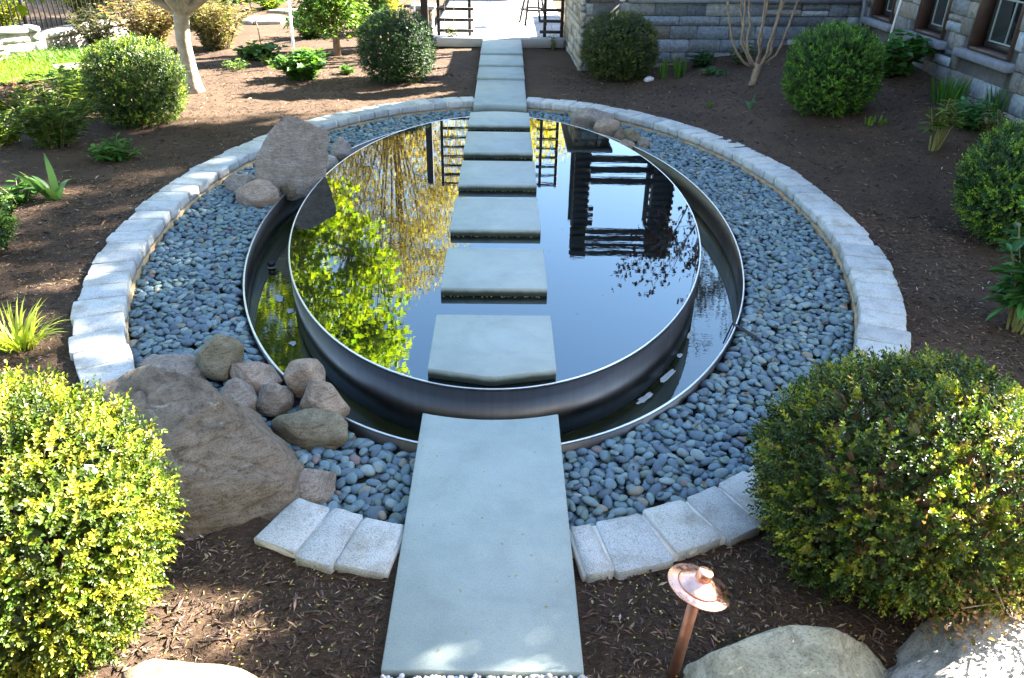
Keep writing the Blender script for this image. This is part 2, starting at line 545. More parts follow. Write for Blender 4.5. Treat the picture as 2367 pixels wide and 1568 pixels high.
def rnd_unit(n):
    v = rng.normal(size=(n, 3))
    return v / np.linalg.norm(v, axis=1)[:, None]

def palette(n, cols, jitter=0.18):
    cols = np.array(cols, float)
    c = cols[rng.integers(0, len(cols), n)]
    return np.clip(c * (1 + rng.normal(0, jitter, (n, 1))) * (1 + rng.normal(0, jitter * .3, (n, 3))), 0.002, 1)

def strap_blades(P, D0, L, W, droop, segs=5, N=None):
    """long narrow leaves that arch over. returns V,F,k"""
    P = np.asarray(P, float); n = len(P)
    D0 = D0 / np.linalg.norm(D0, axis=1)[:, None]
    side = np.cross(D0, np.array([0, 0, 1.0])); side /= np.linalg.norm(side, axis=1)[:, None] + 1e-9
    if N is not None:
        a = N[:, None]
        side = side * np.cos(a) + np.cross(D0, side) * np.sin(a)
    L = np.broadcast_to(L, (n,))[:, None]; W = np.broadcast_to(W, (n,))[:, None]
    droop = np.broadcast_to(droop, (n,))[:, None]
    hor = D0 * [1, 1, 0]; hor /= np.linalg.norm(hor, axis=1)[:, None] + 1e-9
    rows = []
    for i in range(segs + 1):
        t = i / segs
        c = P + D0 * L * t + (hor * 0.45 - np.array([0, 0, 1.0])) * L * droop * t ** 2.2
        w = W * (1 - t ** 2.5) * (0.75 + 0.5 * min(1, t * 3)) * .5
        if i == segs:
            w = W * 0.03
        rows.append(c - side * w); rows.append(c + side * w)
    V = np.stack(rows, 1)
    k = V.shape[1]
    f = np.array([[2 * i, 2 * i + 1, 2 * i + 3, 2 * i + 2] for i in range(segs)])
    base = (np.arange(n) * k)[:, None, None]
    return V.reshape(-1, 3), [(f[None] + base).reshape(-1, 4)], k

def nz(p, s=1.0, o=0.0):
    return noise.noise(Vector((p[0] * s + o, p[1] * s - o * 1.7, p[2] * s + o * .6)))

def hewn(corners, r=0.018, amp=0.008, seed=0.0, fine=False):
    """rough rounded block through 8 corners (bottom 4 ccw, top 4 ccw)"""
    g = [-1, -.88, -.3, .3, .88, 1] if fine else [-1, -.84, .84, 1]
    m = len(g) - 1
    key = {}; P = []; F = []
    def vid(p):
        k = tuple(round(x, 4) for x in p)
        if k not in key:
            key[k] = len(P); P.append(p)
        return key[k]
    for ax in range(3):
        for sg in (-1, 1):
            for i in range(m):
                for j in range(m):
                    q = []
                    for (di, dj) in ((0, 0), (1, 0), (1, 1), (0, 1)):
                        p = [0, 0, 0]
                        p[ax] = sg; p[(ax + 1) % 3] = g[i + di]; p[(ax + 2) % 3] = g[j + dj]
                        q.append(vid(tuple(p)))
                    F.append(q if sg > 0 else q[::-1])
    c = np.array(corners, float)
    P = np.array(P)
    ext = np.array([np.linalg.norm(c[1] - c[0]), np.linalg.norm(c[3] - c[0]), np.linalg.norm(c[4] - c[0])]) / 2
    edge = (np.abs(P) > .999).sum(1)
    shrink = np.where(edge == 2, .5, np.where(edge == 3, .75, 0.0))[:, None]
    Q = P - np.where(np.abs(P) > .999, np.sign(P), 0) * shrink * np.minimum(r / ext, .4)
    u, v, w = ((Q + 1) / 2).T
    wts = [(1-u)*(1-v)*(1-w), u*(1-v)*(1-w), u*v*(1-w), (1-u)*v*(1-w), (1-u)*(1-v)*w, u*(1-v)*w, u*v*w, (1-u)*v*w]
    V = sum(wt[:, None] * c[i] for i, wt in enumerate(wts))
    ctr = V.mean(0)
    for i in range(len(V)):
        d = V[i] - ctr
        V[i] += d / (np.linalg.norm(d) + 1e-6) * (nz(V[i], 7, seed) * amp + nz(V[i], 19, seed) * amp * .6)
    return V, np.array(F)

# ================================================================== THE SETTING
DISC = (2.152, 3.909); TANK = (2.574, 4.382); KERB = (3.777, 5.412)
Z_DISC = 0.064; Z_TANK = -0.10; Z_BED = -0.15; Z_LOW = -0.40

def ground_sheet():
    offs = [0.0, .06, .12]
    d = .07
    while offs[-1] < 9: offs.append(offs[-1] + d); d = min(d * 1.035, .45)
    while offs[-1] < 900: offs.append(offs[-1] * 1.25)
    n = 420; m = len(offs)
    V = np.zeros((n, m, 3))
    for k in range(n):
        t = 2 * PI * k / n
        c, s = math.cos(t), math.sin(t)
        nx, ny = c / KERB[0], s / KERB[1]; l = math.hypot(nx, ny)
        for j, o in enumerate(offs):
            V[k, j, 0] = KERB[0] * c + o * nx / l
            V[k, j, 1] = KERB[1] * s + o * ny / l
    V = V.reshape(-1, 3)
    V[:, 2] = gz(V[:, 0], V[:, 1])
    for i in range(len(V)):
        x, y = V[i, 0], V[i, 1]
        if abs(x) < 14 and abs(y) < 20:
            V[i, 2] += 0.035 * noise.noise(Vector((x * .9, y * .9, 3.1))) + 0.018 * noise.noise(Vector((x * 3.1, y * 3.1, 1.0))) + 0.02 * noise.noise(Vector((x * 9, y * 9, 7.0))) - .006
    i, j = np.meshgrid(np.arange(n), np.arange(m - 1), indexing='ij')
    i2 = (i + 1) % n
    F = np.stack([i * m + j, i * m + j + 1, i2 * m + j + 1, i2 * m + j], -1).reshape(-1, 4)
    return build('ground', V, F, MAT['mulch'])
tag(ground_sheet(), kind='structure')

# bed under the pebbles, between kerb and basin
V, F = sweep_ell(*TANK, [(-0.001, -.214), (1.25, -.214), (1.25, -.3)], 200)
tag(build('pebble_bed', V, F, MAT['gravelbed']), 'dark silt bed under the pebbles around the pool', kind='structure')

# ---- raised oval pool (steel), its water, the catch basin round it and the water in that
pool = empty('raised_pool', (0, 0, -.5), 'raised oval steel pool brimming with black mirror water', 'pool')
V, F = sweep_ell(*DISC, [(-.012, Z_DISC - .03), (0, Z_DISC - .012), (0, -.5), (-.02, -.5), (-.02, Z_DISC - .03)], 320, True)
build('wall', V, F, MAT['steel'], pool)
V, F = sweep_ell(*DISC, [(-.012, Z_DISC - .012), (-.012, Z_DISC - .001), (-.009, Z_DISC + .002), (-.001, Z_DISC + .002), (.002, Z_DISC - .001), (.002, Z_DISC - .012)], 320, True)
build('rim', V, F, MAT['rim'], pool)
def ell_fan(a, b, z, n=288, rings=14):
    V = [(0, 0, z)]
    for r in range(1, rings + 1):
        for k in range(n):
            t = 2 * PI * k / n
            V.append((a * r / rings * math.cos(t), b * r / rings * math.sin(t), z))
    tri = np.array([(0, 1 + k, 1 + (k + 1) % n) for k in range(n)])
    q = np.array([(1 + (r - 1) * n + k, 1 + r * n + k, 1 + r * n + (k + 1) % n, 1 + (r - 1) * n + (k + 1) % n) for r in range(1, rings) for k in range(n)])
    return np.array(V), [tri, q]
V, F = ell_fan(DISC[0] - .013, DISC[1] - .013, Z_DISC)
tag(build('pool_water', V, F, MAT['water']), 'still black water brimming to the rim of the raised pool', kind='structure')

basin = empty('catch_basin', (0, 0, -.5), 'steel catch basin sunk in the pebbles around the raised pool', 'basin')
V, F = sweep_ell(*TANK, [(0, Z_TANK), (.008, Z_TANK), (.008, -.55), (0, -.55)], 320, True)
build('wall', V, F, MAT['steel'], basin)
V, F = sweep_ell(*TANK, [(-.004, Z_TANK - .005), (-.004, Z_TANK + .005), (.011, Z_TANK + .005), (.011, Z_TANK - .005)], 320, True)
build('rim', V, F, MAT['rim'], basin)
V, F = sweep_ell(*DISC, [(0.0, -.54), (TANK[0] - DISC[0] + .03, -.54)], 200)
build('floor', V, F, MAT['gravelbed'], basin)
V, F = sweep_ell(*DISC, [(.001, Z_LOW), (.14, Z_LOW), (.28, Z_LOW), (.47, Z_LOW)], 320)
V2 = V.copy()
for i in range(len(V2)):     # outer edge follows the basin wall
    if i % 4 == 3:
        t = 2 * PI * (i // 4) / 320
        V2[i, :2] = ell_pt(*TANK, t, -.001)
tag(build('basin_water', V2, F, MAT['basin_water']), 'dark shallow water in the ring basin below the pool', kind='structure')

# ---- granite kerb
def arc_table(a, b, n=4000):
    t = np.linspace(-PI / 2, 1.5 * PI, n)
    x, y = a * np.cos(t), b * np.sin(t)
    s = np.concatenate([[0], np.cumsum(np.hypot(np.diff(x), np.diff(y)))])
    return t, s
TT, SS = arc_table(*KERB)
def s_of(t): return float(np.interp(t, TT, SS))
def t_of(s): return float(np.interp(s, SS, TT))
t_near = math.asin(0.475 / KERB[0])            # angle from the axis where the slabs meet the kerb
t_far = math.asin(0.45 / KERB[0])
seed_k = [0.0]
def kerb_arc(t0, t1, label, n_first=None):
    mid = t_of((s_of(t0) + s_of(t1)) / 2)
    x, y = ell_pt(*KERB, mid)
    root = empty('granite_kerb', (x, y, -.3), label, 'kerb', 'granite block kerb around the pebble bed')
    s0, s1 = s_of(t0), s_of(t1)
    n = n_first or max(2, int(round((s1 - s0) / .285)))
    w = rng.uniform(.84, 1.16, n)
    if abs(t0 + PI / 2) < .2 and n > 4: w[0] = .55
    w = np.cumsum(w / w.sum()) * (s1 - s0) + s0
    edges = np.concatenate([[s0], w])
    for i in range(n):
        gap = .008 + rng.uniform(0, .006)
        ta, tb = t_of(edges[i] + gap), t_of(edges[i + 1] - gap)
        ri, ro = -.19 + rng.uniform(-.01, .012), .19 + rng.uniform(-.02, .022)
        zt = rng.uniform(-.003, .009); dz = rng.uniform(-.006, .006, 4)
        zb = -.118
        sk = rng.uniform(-.012, .012, 4)
        c = []
        for (t, o, q) in ((ta, ri, 0), (ta, ro, 1), (tb, ro, 2), (tb, ri, 3)):
            t2 = t + sk[q] / 4.5
            c.append(ell_pt(*KERB, t2, o) + (zb,))
        c = [c[0], c[1], c[2], c[3]]
        top = [(p[0], p[1], zt + dz[q]) for q, p in enumerate(c)]
        V, F = hewn(c + top, .013, .010, seed_k[0], True)
        seed_k[0] += 3.17
        build('granite_block', V, F, MAT['granite'], root, None, tuple(V.mean(0)))
    m = max(8, int((s1 - s0) / .1))
    def strip(prof):
        Vs = []; Fs = []
        k = len(prof)
        for i in range(m + 1):
            t = t_of(s0 + (s1 - s0) * i / m)
            for o, z in prof: Vs.append(ell_pt(*KERB, t, o) + (z,))
        for i in range(m):
            for j in range(k):
                j2 = (j + 1) % k
                Fs.append((i * k + j, i * k + j2, (i + 1) * k + j2, (i + 1) * k + j))
        Fs.append(tuple(range(k))[::-1]) if k == 4 else None
        if k == 4: Fs.append(tuple(m * k + j for j in range(k)))
        return np.array(Vs), np.array(Fs)
    V, F = strip([(-.165, -.12), (.17, -.12), (.17, -.014), (-.165, -.014)])
    build('mortar', V, F, MAT['mortar'], root)
    V, F = strip([(-.20, -.26), (.2, -.26), (.2, -.122), (-.196, -.122)])
    build('mortar_footing', V, F, MAT['footing'], root)
    return root
B0 = -PI / 2
kerb_arc(B0 + t_near, PI / 2 - t_far, 'long right-hand run of granite blocks from the long slab round to the far slab')
t_b1 = 1.5 * PI - math.asin(1.12 / KERB[0]) - .02
kerb_arc(t_b1, 1.5 * PI - t_near, 'short run of three granite blocks between the largest boulder and the long slab', 3)
t_b0 = PI + math.asin(4.02 / KERB[1])
kerb_arc(PI / 2 + t_far, t_b0, 'long run of sun dappled granite blocks from the far slab to the largest boulder')

# ---- bluestone slabs
def slab(name, outline, ztop, thick, label, cat, group=None, rz=0):
    bm = bmesh.new()
    vs = [bm.verts.new((x, y, 0)) for x, y in outline]
    f = bm.faces.new(vs)
    r = bmesh.ops.extrude_face_region(bm, geom=[f])
    for v in r['geom']:
        if isinstance(v, bmesh.types.BMVert): v.co.z = thick
    bmesh.ops.recalc_face_normals(bm, faces=bm.faces[:])
    ee = [e for e in bm.edges if all(v.co.z > thick - 1e-4 for v in e.verts) or abs(e.verts[0].co.z - e.verts[1].co.z) > .01 and e.calc_face_angle(0) > .6]
    bmesh.ops.bevel(bm, geom=ee, offset=.006, segments=1, affect='EDGES')
    bmesh.ops.triangulate(bm, faces=[f for f in bm.faces if len(f.verts) > 4])
    V, F = bm_vf(bm)
    V[:, 2] += ztop - thick
    c = np.mean(np.array(outline), 0)
    o = build(name, V, F, MAT['bluestone'], None, None, (c[0], c[1], ztop - thick), False)
    return tag(o, label, cat, group)

def arc_edge(x0, x1, off, far=False, n=12):
    """points on the curve parallel to the pool rim between x0 and x1"""
    out = []
    a, b = DISC[0] + off, DISC[1] + off
    for i in range(n + 1):
        x = x0 + (x1 - x0) * i / n
        y = b * math.sqrt(1 - (x / a) ** 2)
        out.append((x, y if far else -y))
    return out
h = .455
slab('long_slab', [(-h, -6.14), (h, -6.145)] + arc_edge(h, -h, .30), .02, .085,
     'longest bluestone slab leading from the gravel to the near rim of the pool', 'stone slab')
g = 'bluestone stepping stones standing in the pool'
ords = ['first bluestone stepping stone from the long slab, its front edge curved along the rim',
        'second stepping stone from the long slab, with a small sun patch on its left',
        'third stepping stone from the long slab, between the second and fourth in the water',
        'fourth stepping stone from the long slab, the one before the last three in the pool',
        'fifth stepping stone from the long slab, next to the last one in the pool',
        'last stepping stone in the pool, its back edge curved along the far rim']
spans = [(-3.77, -2.95), (-2.461, -1.59), (-1.105, -.165), (.296, 1.23), (1.612, 2.644), (3.03, 3.9)]
dx = [.004, 0, -.004, .003, -.003, 0]
for i, (a, b) in enumerate(spans):
    x0, x1 = -h + dx[i], h + dx[i]
    if i == 0: ol = [(x0, -3.765), (-.03, -3.868), (.03, -3.868), (x1, -3.765), (x1, b), (x0, b)]
    elif i == 5: ol = [(x0, a), (x1, a)] + arc_edge(x1, x0, -.05, True)
    else: ol = [(x0, a), (x1, a + .004), (x1, b), (x0, b)]
    s = slab('stepping_stone', ol, .142, .08, ords[i], 'stepping stone', g)
    s.data.materials[0] = MAT['bluestone_wet']
g2 = 'bluestone steps rising to the patio'
far_l = ['large bluestone slab bridging the far kerb, its front edge curved', 'first narrow bluestone step behind the curved far slab',
         'second narrow bluestone step below the patio', 'topmost bluestone slab, touching the patio edge']
far_s = [(4.86, 7.02, .02), (6.90, 8.17, .06), (8.02, 9.33, .10), (9.14, 11.015, .14)]
for i, (a, b, z) in enumerate(far_s):
    ol = (arc_edge(-h + .01, h - .01, .52, True) if i == 0 else [(-h, a), (h, a)])
    if i == 0: ol = [(x, y + 4.86 - 4.43 + .0) for x, y in ol]
    ol = ol + [(h - .005, b), (-h + .005, b)]
    slab('path_slab', ol, z, .125 if i == 0 else .06, far_l[i], 'stone slab', g2)

# ---- patio, its edge, terrace ground behind the stone wall
pat = MB()
for x in np.arange(-1.75, 1.5, 1.08):
    for y in np.arange(11.25, 22, 1.25):
        pass
tag(build('patio', *box_vf((-1.75, 11.24, -.2), (1.62, 24, .118)), MAT['concrete'], None, None, None, False), 'sunlit pale patio floor beyond the path', kind='structure')
paving = bpy.data.objects['patio']
seedp = 0
row = 0
for y0 in np.arange(11.24, 21.9, 1.2):
    xo = -1.72 + (.6 if row % 2 else 0)
    row += 1
    for x0 in np.arange(xo - 1.2, 1.6, 1.2):
        xa, xb = max(x0, -1.72) + .006, min(x0 + 1.2, 1.60) - .006
        if xb - xa < .15: continue
        V, F = bevel_box((xa, y0 + .006, .105), (xb, y0 + 1.194, .135 + rng.uniform(-.001, .001)), .005)
        build('paving_stone', V, F, MAT['concrete'], paving, None, ((xa + xb) / 2, y0 + .6, .105), False)
V, F = bevel_box((-1.72, 11.02, -.05), (1.46, 11.236, .15), .01)
build('edge_stone', V, F, MAT['concrete'], paving, None, (-.1, 11.1, 0), False)
tag(build('terrace', *box_vf((2.2, 9.1, -.2), (7.4, 16, 1.15)), MAT['concrete'], None, None, None, False), 'raised terrace behind the stone retaining wall', kind='structure')

# ================================================================== STONE WALLS AND HOUSE
WALLCOLS = [tuple(v * k for v, k in zip(c, (1.25, 1.38, 1.46))) for c in [(.13, .145, .16), (.17, .185, .20), (.20, .205, .205), (.11, .12, .135), (.22, .21, .19), (.19, .16, .125), (.15, .155, .15), (.25, .26, .27), (.21, .17, .12)]]
WARMCOLS = [(.34, .30, .24), (.40, .36, .30), (.30, .26, .20), (.38, .33, .25), (.28, .26, .24), (.36, .34, .31), (.25, .20, .14)]
sd = [100.0]
def stone(parent, P, U, N, u0, u1, z0, z1, depth, col, r=.02, amp=.012):
    """one stone on a wall face: P origin, U along, N outward"""
    P = np.array(P, float); U = np.array(U, float); N = np.array(N, float)
    pr = rng.uniform(-.008, .018)
    def q(u, n, z): 
        w = P + U * u + N * n; w[2] = z; return tuple(w)
    c = [q(u0, -depth, z0), q(u1, -depth, z0), q(u1, pr, z0), q(u0, pr, z0), q(u0, -depth, z1), q(u1, -depth, z1), q(u1, pr, z1), q(u0, pr, z1)]
    V, F = hewn(c, r, amp, sd[0]); sd[0] += 2.31
    if np.cross(U, -N)[2] < 0: pass
    if np.dot(np.cross(U, N), (0, 0, 1)) < 0: F = F[:, ::-1]
    C = np.clip(np.array(col) * rng.uniform(.68, 1.28), .01, 1)
    return build('stone_block', V, F, MAT['wallstone'], parent, np.broadcast_to(C, (len(V), 3)), tuple(V.mean(0)))

def course_wall(parent, P, U, N, length, z0, z1, depth, cols, hmin=.11, hmax=.2, wmin=.25, wmax=.7, holes=(), zbase=None):
    z = z0
    while z < z1 - .03:
        hh = min(rng.uniform(hmin, hmax), z1 - z)
        if z1 - z - hh < .07: hh = z1 - z
        u = rng.uniform(-.3, 0)
        while u < length:
            w = rng.uniform(wmin, wmax)
            a, b = max(u, 0), min(u + w, length)
            if length - b < .12: b = length
            zs = [(z, z + hh)]
            if b - a > .45 and hh > .2 and rng.random() < .2:
                k = rng.uniform(.4, .6) * hh
                zs = [(z, z + k), (z + k, z + hh)]
            for (za, zb) in zs:
                segs = [(a, b)]
                for (ha, hb, hz0, hz1) in holes:
                    if zb > hz0 + .02 and za < hz1 - .02:
                        ns = []
                        for (p, q2) in segs:
                            if q2 <= ha or p >= hb: ns.append((p, q2)); continue
                            if p < ha - .06: ns.append((p, ha))
                            if q2 > hb + .06: ns.append((hb, q2))
                        segs = ns
                for (p, q2) in segs:
                    if q2 - p < .05: continue
                    if zbase is not None:
                        x, y = P[0] + U[0] * (p + q2) / 2, P[1] + U[1] * (p + q2) / 2
                        if zb < gz(x, y) - .08: continue
                    stone(parent, P, U, N, p + .008, q2 - .008, za + .007, zb - .007, depth, cols[rng.integers(len(cols))])
            u += w
            if b == length: break
        z += hh

# retaining wall of the terrace, facing the pool, with the pier at its left end
WP = np.array((1.64, 8.32, 0)); WE = np.array((7.42, 8.75, 0))
WU = (WE - WP); WL = np.linalg.norm(WU); WU /= WL; WN = np.array((WU[1], -WU[0], 0))
tw = empty('retaining_wall', tuple((WP + WE) / 2 + np.array((0, .1, -.1))), 'long blue grey ashlar retaining wall behind the round clipped shrub and multi-stem tree', 'stone wall')
def quadbox(P, U, N, u0, u1, n0, n1, z0, z1):
    P = np.array(P, float)
    c = []
    for z in (z0, z1):
        for (u, n) in ((u0, n0), (u1, n0), (u1, n1), (u0, n1)):
            w = P + np.array(U) * u + np.array(N) * n; c.append((w[0], w[1], z))
    F = np.array([(0, 3, 2, 1), (4, 5, 6, 7), (0, 1, 5, 4), (1, 2, 6, 5), (2, 3, 7, 6), (3, 0, 4, 7)])
    return np.array(c), F
V, F = quadbox(WP, WU, WN, .02, WL, -.45, -.03, -.3, 1.24)
build('wall_core', V, F, MAT['stonecore'], tw, None, None, False)
course_wall(tw, WP, WU, WN, WL, -.16, 1.25, .1, WALLCOLS, .17, .29, .3, .85, zbase=True)
V, F = quadbox(WP, WU, WN, .9, WL - .01, -.5, .07, 1.255, 1.335)
build('coping_stone', V, F, MAT['cap'], tw, None, tuple(V.mean(0)), False)
# pier with its left flank running back to the patio
pier = empty('stone_pier', (1.9, 10.2, -.1), 'rough pale stone pier end beside the patio opening', 'pier')
PP = np.array((1.60, 8.30, 0)); PE = np.array((1.50, 11.9, 0))
PU = PE - PP; PL = np.linalg.norm(PU); PU /= PL; PN = np.array((-PU[1], PU[0], 0))
V, F = quadbox(PP, PU, PN, .03, PL, -.75, -.04, -.3, 1.78)
build('wall_core', V, F, MAT['stonecore'], pier, None, None, False)
course_wall(pier, PP, PU, PN, PL, -.12, 1.78, .1, WARMCOLS, .12, .24, .25, .6)
course_wall(pier, WP + WN * .012 + np.array((0, 0, 0)), WU, WN, .62, 1.25, 1.78, .1, WALLCOLS, .12, .2, .2, .4)
V, F = bevel_box((1.44, 8.18, 1.785), (2.42, 12.0, 1.86), .01)
build('coping_stone', V, F, MAT['cap'], pier, None, (1.9, 10, 1.8), False)

# house wing on the right: stone wall with three windows, plain upper storey, hipped roof
HX = 7.42; HY0, HY1 = -.9, 10.8
house = empty('stone_house', (10.5, 4.8, 0), 'stone house wing with three deep brown framed windows along the bed', 'house')
wins = [(7.39, 8.32), (5.39, 6.44), (3.38, 4.56)]
ZS = 1.06; ZT = 2.75
# backing wall in pieces around the windows
mb = MB()
ys = [HY0] + [v for w in reversed(wins) for v in w] + [HY1]
for i in range(0, len(ys), 2):
    mb.add(*box_vf((HX + .03, ys[i], -.2), (HX + .4, ys[i + 1], ZT)))
for (a, b) in wins:
    mb.add(*box_vf((HX + .03, a, -.2), (HX + .4, b, ZS - .02)))
mb.build('wall_core', MAT['stonecore'], house, None, False)
mb = MB()
mb.add(*box_vf((HX + .01, HY0, ZT), (HX + .42, HY1, 5.3)))
mb.add(*box_vf((HX + .42, HY0, -.2), (14.0, HY0 + .3, 5.3)))
mb.add(*box_vf((HX + .42, HY1 - .3, -.2), (14.0, HY1, 5.3)))
mb.add(*box_vf((13.7, HY0 + .3, -.2), (14.0, HY1 - .3, 5.3)))
mb.build('upper_wall', MAT['cap'], house, None, False)
course_wall(house, (HX, 9.4, 0), (0, -1, 0), (-1, 0, 0), 7.6, .2, 2.2, .09, [tuple(v * k for v, k in zip(c, (.50, .56, .62))) for c in WARMCOLS] + WALLCOLS[4:8], .17, .30, .26, .6,
            holes=[(9.4 - b, 9.4 - a, ZS - .05, 9) for a, b in wins] + [(9.4 - b - .17, 9.4 - a + .17, ZS - .14, ZS) for a, b in wins], zbase=True)
for (a, b) in wins:
    V, F = bevel_box((HX - .13, a - .18, ZS - .13), (HX + .2, b + .18, ZS - .012), .012)
    build('window_sill', V, F, MAT['cap'], house, None, (HX, (a + b) / 2, ZS - .1), False)
    mb = MB()
    x0 = HX + .1
    for (ya, yb, za, zb) in ((a, a + .07, ZS, ZT), (b - .07, b, ZS, ZT), (a + .07, b - .07, ZT - .07, ZT), (a + .07, b - .07, ZS, ZS + .045)):
        mb.add(*box_vf((HX - .012, ya + .002, za), (x0 + .17, yb - .002, zb)))
    win = mb.build('window', MAT['frame'], house, (x0, (a + b) / 2, ZS), False)
    mb = MB(); xa, xb = x0 + .1, x0 + .15
    for (ya, yb, za, zb) in ((a + .072, a + .14, ZS + .05, ZT - .072), (b - .14, b - .072, ZS + .05, ZT - .072), (a + .14, b - .14, ZS + .05, ZS + .13), (a + .14, b - .14, ZT - .14, ZT - .072)):
        mb.add(*bevel_box((xa, ya, za), (xb, yb, zb), .006))
    mb.build('sash', MAT['dark_sash'], win, (xa, (a + b) / 2, ZS), False)
    mb = MB()
    m_ = (a + b) / 2
    for yy in (a + .155, m_, b - .155):
        mb.add(*bevel_box((xa + .012, yy - .013, ZS + .14), (xb - .004, yy + .013, ZT - .15), .004))
    for zz in (ZS + .145, ZS + .75):
        mb.add(*bevel_box((xa + .014, a + .142, zz - .012), (xb - .006, b - .142, zz + .012), .004))
    mb.build('muntin', MAT['sash'], win, (xa, m_, ZS), False)
    build('pane', *box_vf((xa + .03, a + .135, ZS + .12), (xa + .036, b - .135, ZT - .13)), MAT['glass'], win, None, (xa, m_, ZS), False)
build('window_head', *box_vf((HX - .01, HY0, ZT + .002), (HX + .008, HY1, ZT + .22)), MAT['cap'], house, None, (HX, 5, ZT), False)
# hipped roof, out of view; ridge and ends shaped to shade the garden
e = .35
rv = [(HX - e, HY0 - e, 5.28), (14 + e, HY0 - e, 5.28), (14 + e, HY1 + e, 5.28), (HX - e, HY1 + e, 5.28), (9.0, 1.0, 8.75), (12.2, 1.0, 8.75), (12.2, HY1 - .4, 8.75), (9.0, HY1 - .4, 8.75)]
build('roof', np.array(rv), np.array([(0, 1, 5, 4), (1, 2, 6, 5), (2, 3, 7, 6), (3, 0, 4, 7), (4, 5, 6, 7), (0, 3, 2, 1)]), MAT['roof'], house, None, (10, 5, 5.3), False)
dp = MB()
dp.add(*tube([(7.36, 8.52, .4), (7.33, 8.52, 1.25), (7.28, 8.5, 1.5), (7.33, 8.45, 2.6), (7.36, 8.45, 5.2)], .045, 8))
dp.build('downspout', MAT['cap'], house, (7.36, 8.5, .4))

# main house behind the camera, unseen; added to block the southern sky
mh = empty('unseen_house', (0, -11, -.1), 'unseen stone main house behind the viewpoint, added to block the southern sky', 'house')
build('wall', *box_vf((-9, -13, -.2), (13.9, -9.15, 7.6)), MAT['cap'], mh, None, None, False)
build('roof', np.array([(-9.5, -8.75, 7.602), (14.4, -8.75, 7.602), (14.4, -13.4, 7.602), (-9.5, -13.4, 7.602), (-6, -11.2, 9.6), (11, -11.2, 9.6)]), [np.array([(0, 1, 5, 4), (2, 3, 4, 5), (3, 2, 1, 0)]), np.array([(1, 2, 5), (3, 0, 4)])], MAT['roof'], mh, None, None, False)
# arbour standing on the retaining wall: two broad slatted posts joined by slats
arb = empty('timber_arbour', (2.95, 9.1, 1.34), 'dark timber arbour of slatted posts and beams on the terrace wall', 'arbour')
def bar(name, lo, hi, parent, mat='timber', r=.006):
    V, F = bevel_box(lo, hi, r)
    return build(name, V, F, MAT[mat], parent, None, tuple((np.array(lo) + np.array(hi)) / 2), False)
for (xa, xb) in ((1.69, 2.07), (3.52, 4.04)):
    zb = 1.34 if xa > 2 else 1.862
    bar('post', (xa + .02, 9.0, zb), (xb - .02, 9.3, 4.62), arb, r=.012)
    for z in np.arange(1.95, 4.6, .155):
        bar('slat', (xa, 8.955, z), (xb, 8.998, z + .085), arb)
        bar('slat', (xa, 9.302, z + .06), (xb, 9.345, z + .145), arb)
for z in (2.17, 2.42, 2.68):
    bar('rail', (2.052, 9.02, z), (3.538, 9.09, z + .16), arb)
for z in (3.40, 3.57, 3.75):
    for xa in (2.052, 3.40):
        bar('slat', (xa, 9.02, z), (xa + .14, 9.09, z + .1), arb)
for i, z in enumerate((3.90, 4.08, 4.26, 4.44)):
    bar('beam', (1.66, 8.90, z), (4.1, 8.952, z + .13), arb)
for x in (1.8, 3.8):
    bar('post', (x, 11.3, 1.16), (x + .12, 11.42, 4.62), arb)

# slatted trellis screens on both sides of the patio opening
def trellis(x0, x1, xs0, xs1, label, nbig=True):
    t = empty('trellis_screen', ((x0 + x1) / 2, 11.5, .13), label, 'trellis', 'slatted trellis screens at the patio opening')
    for x in (x0, x1):
        bar('post', (x - .038, 11.46, .13), (x + .038, 11.54, 3.75), t)
    z = .22
    while z < 3.72:
        bar('slat', (xs0, 11.405, z), (xs1, 11.455, z + .068), t)
        z += .243
    return t
trellis(-1.52, -.78, -1.56, -.68, 'dark slatted trellis screen left of the patio opening with training strings')
trellis(1.02, 1.43, .9, 1.46, 'dark slatted trellis screen right of the patio opening by the stone pier')
bar('post', (-1.95, 11.62, .13), (-1.78, 11.8, 3.75), bpy.data.objects['trellis_screen'])
mb = MB()
for x, s in ((-1.38, .02), (-1.1, -.03), (-1.18, .04)):
    V, F = tube([(x, 11.36, -.02), (x + s, 11.37, 1.0), (x + s * .5, 11.38, 2.6)], .006, 5)
    build('string', V, F, MAT['bark_tan'], bpy.data.objects['trellis_screen'], None, (x, 11.36, 0))

# pillar and low wall at the left of the patio
pl = empty('stone_pillar', (-1.95, 12.05, -.06), 'short square stone pillar with a pale cap left of the patio', 'pillar')
build('wall_core', *box_vf((-2.13, 11.92, -.1), (-1.72, 12.3, .66)), MAT['stonecore'], pl, None, None, False)
course_wall(pl, (-2.15, 11.9, 0), (1, 0, 0), (0, -1, 0), .45, -.08, .66, .09, WARMCOLS, .12, .2, .18, .35)
course_wall(pl, (-1.70, 11.9, 0), (0, 1, 0), (1, 0, 0), .4, -.08, .66, .09, WARMCOLS, .12, .2, .18, .35)
V, F = bevel_box((-2.22, 11.83, .665), (-1.63, 12.4, .75), .012)
build('cap', V, F, MAT['concrete'], pl, None, (-1.95, 12.1, .7), False)
o = MB().add(*tube([(-2.10, 11.6, -.06), (-2.09, 11.6, 1.3)], .022, 8)).build('garden_post', MAT['white_paint'], None, (-2.1, 11.6, -.06))
tag(o, 'thin white post standing beside the short stone pillar', 'post')
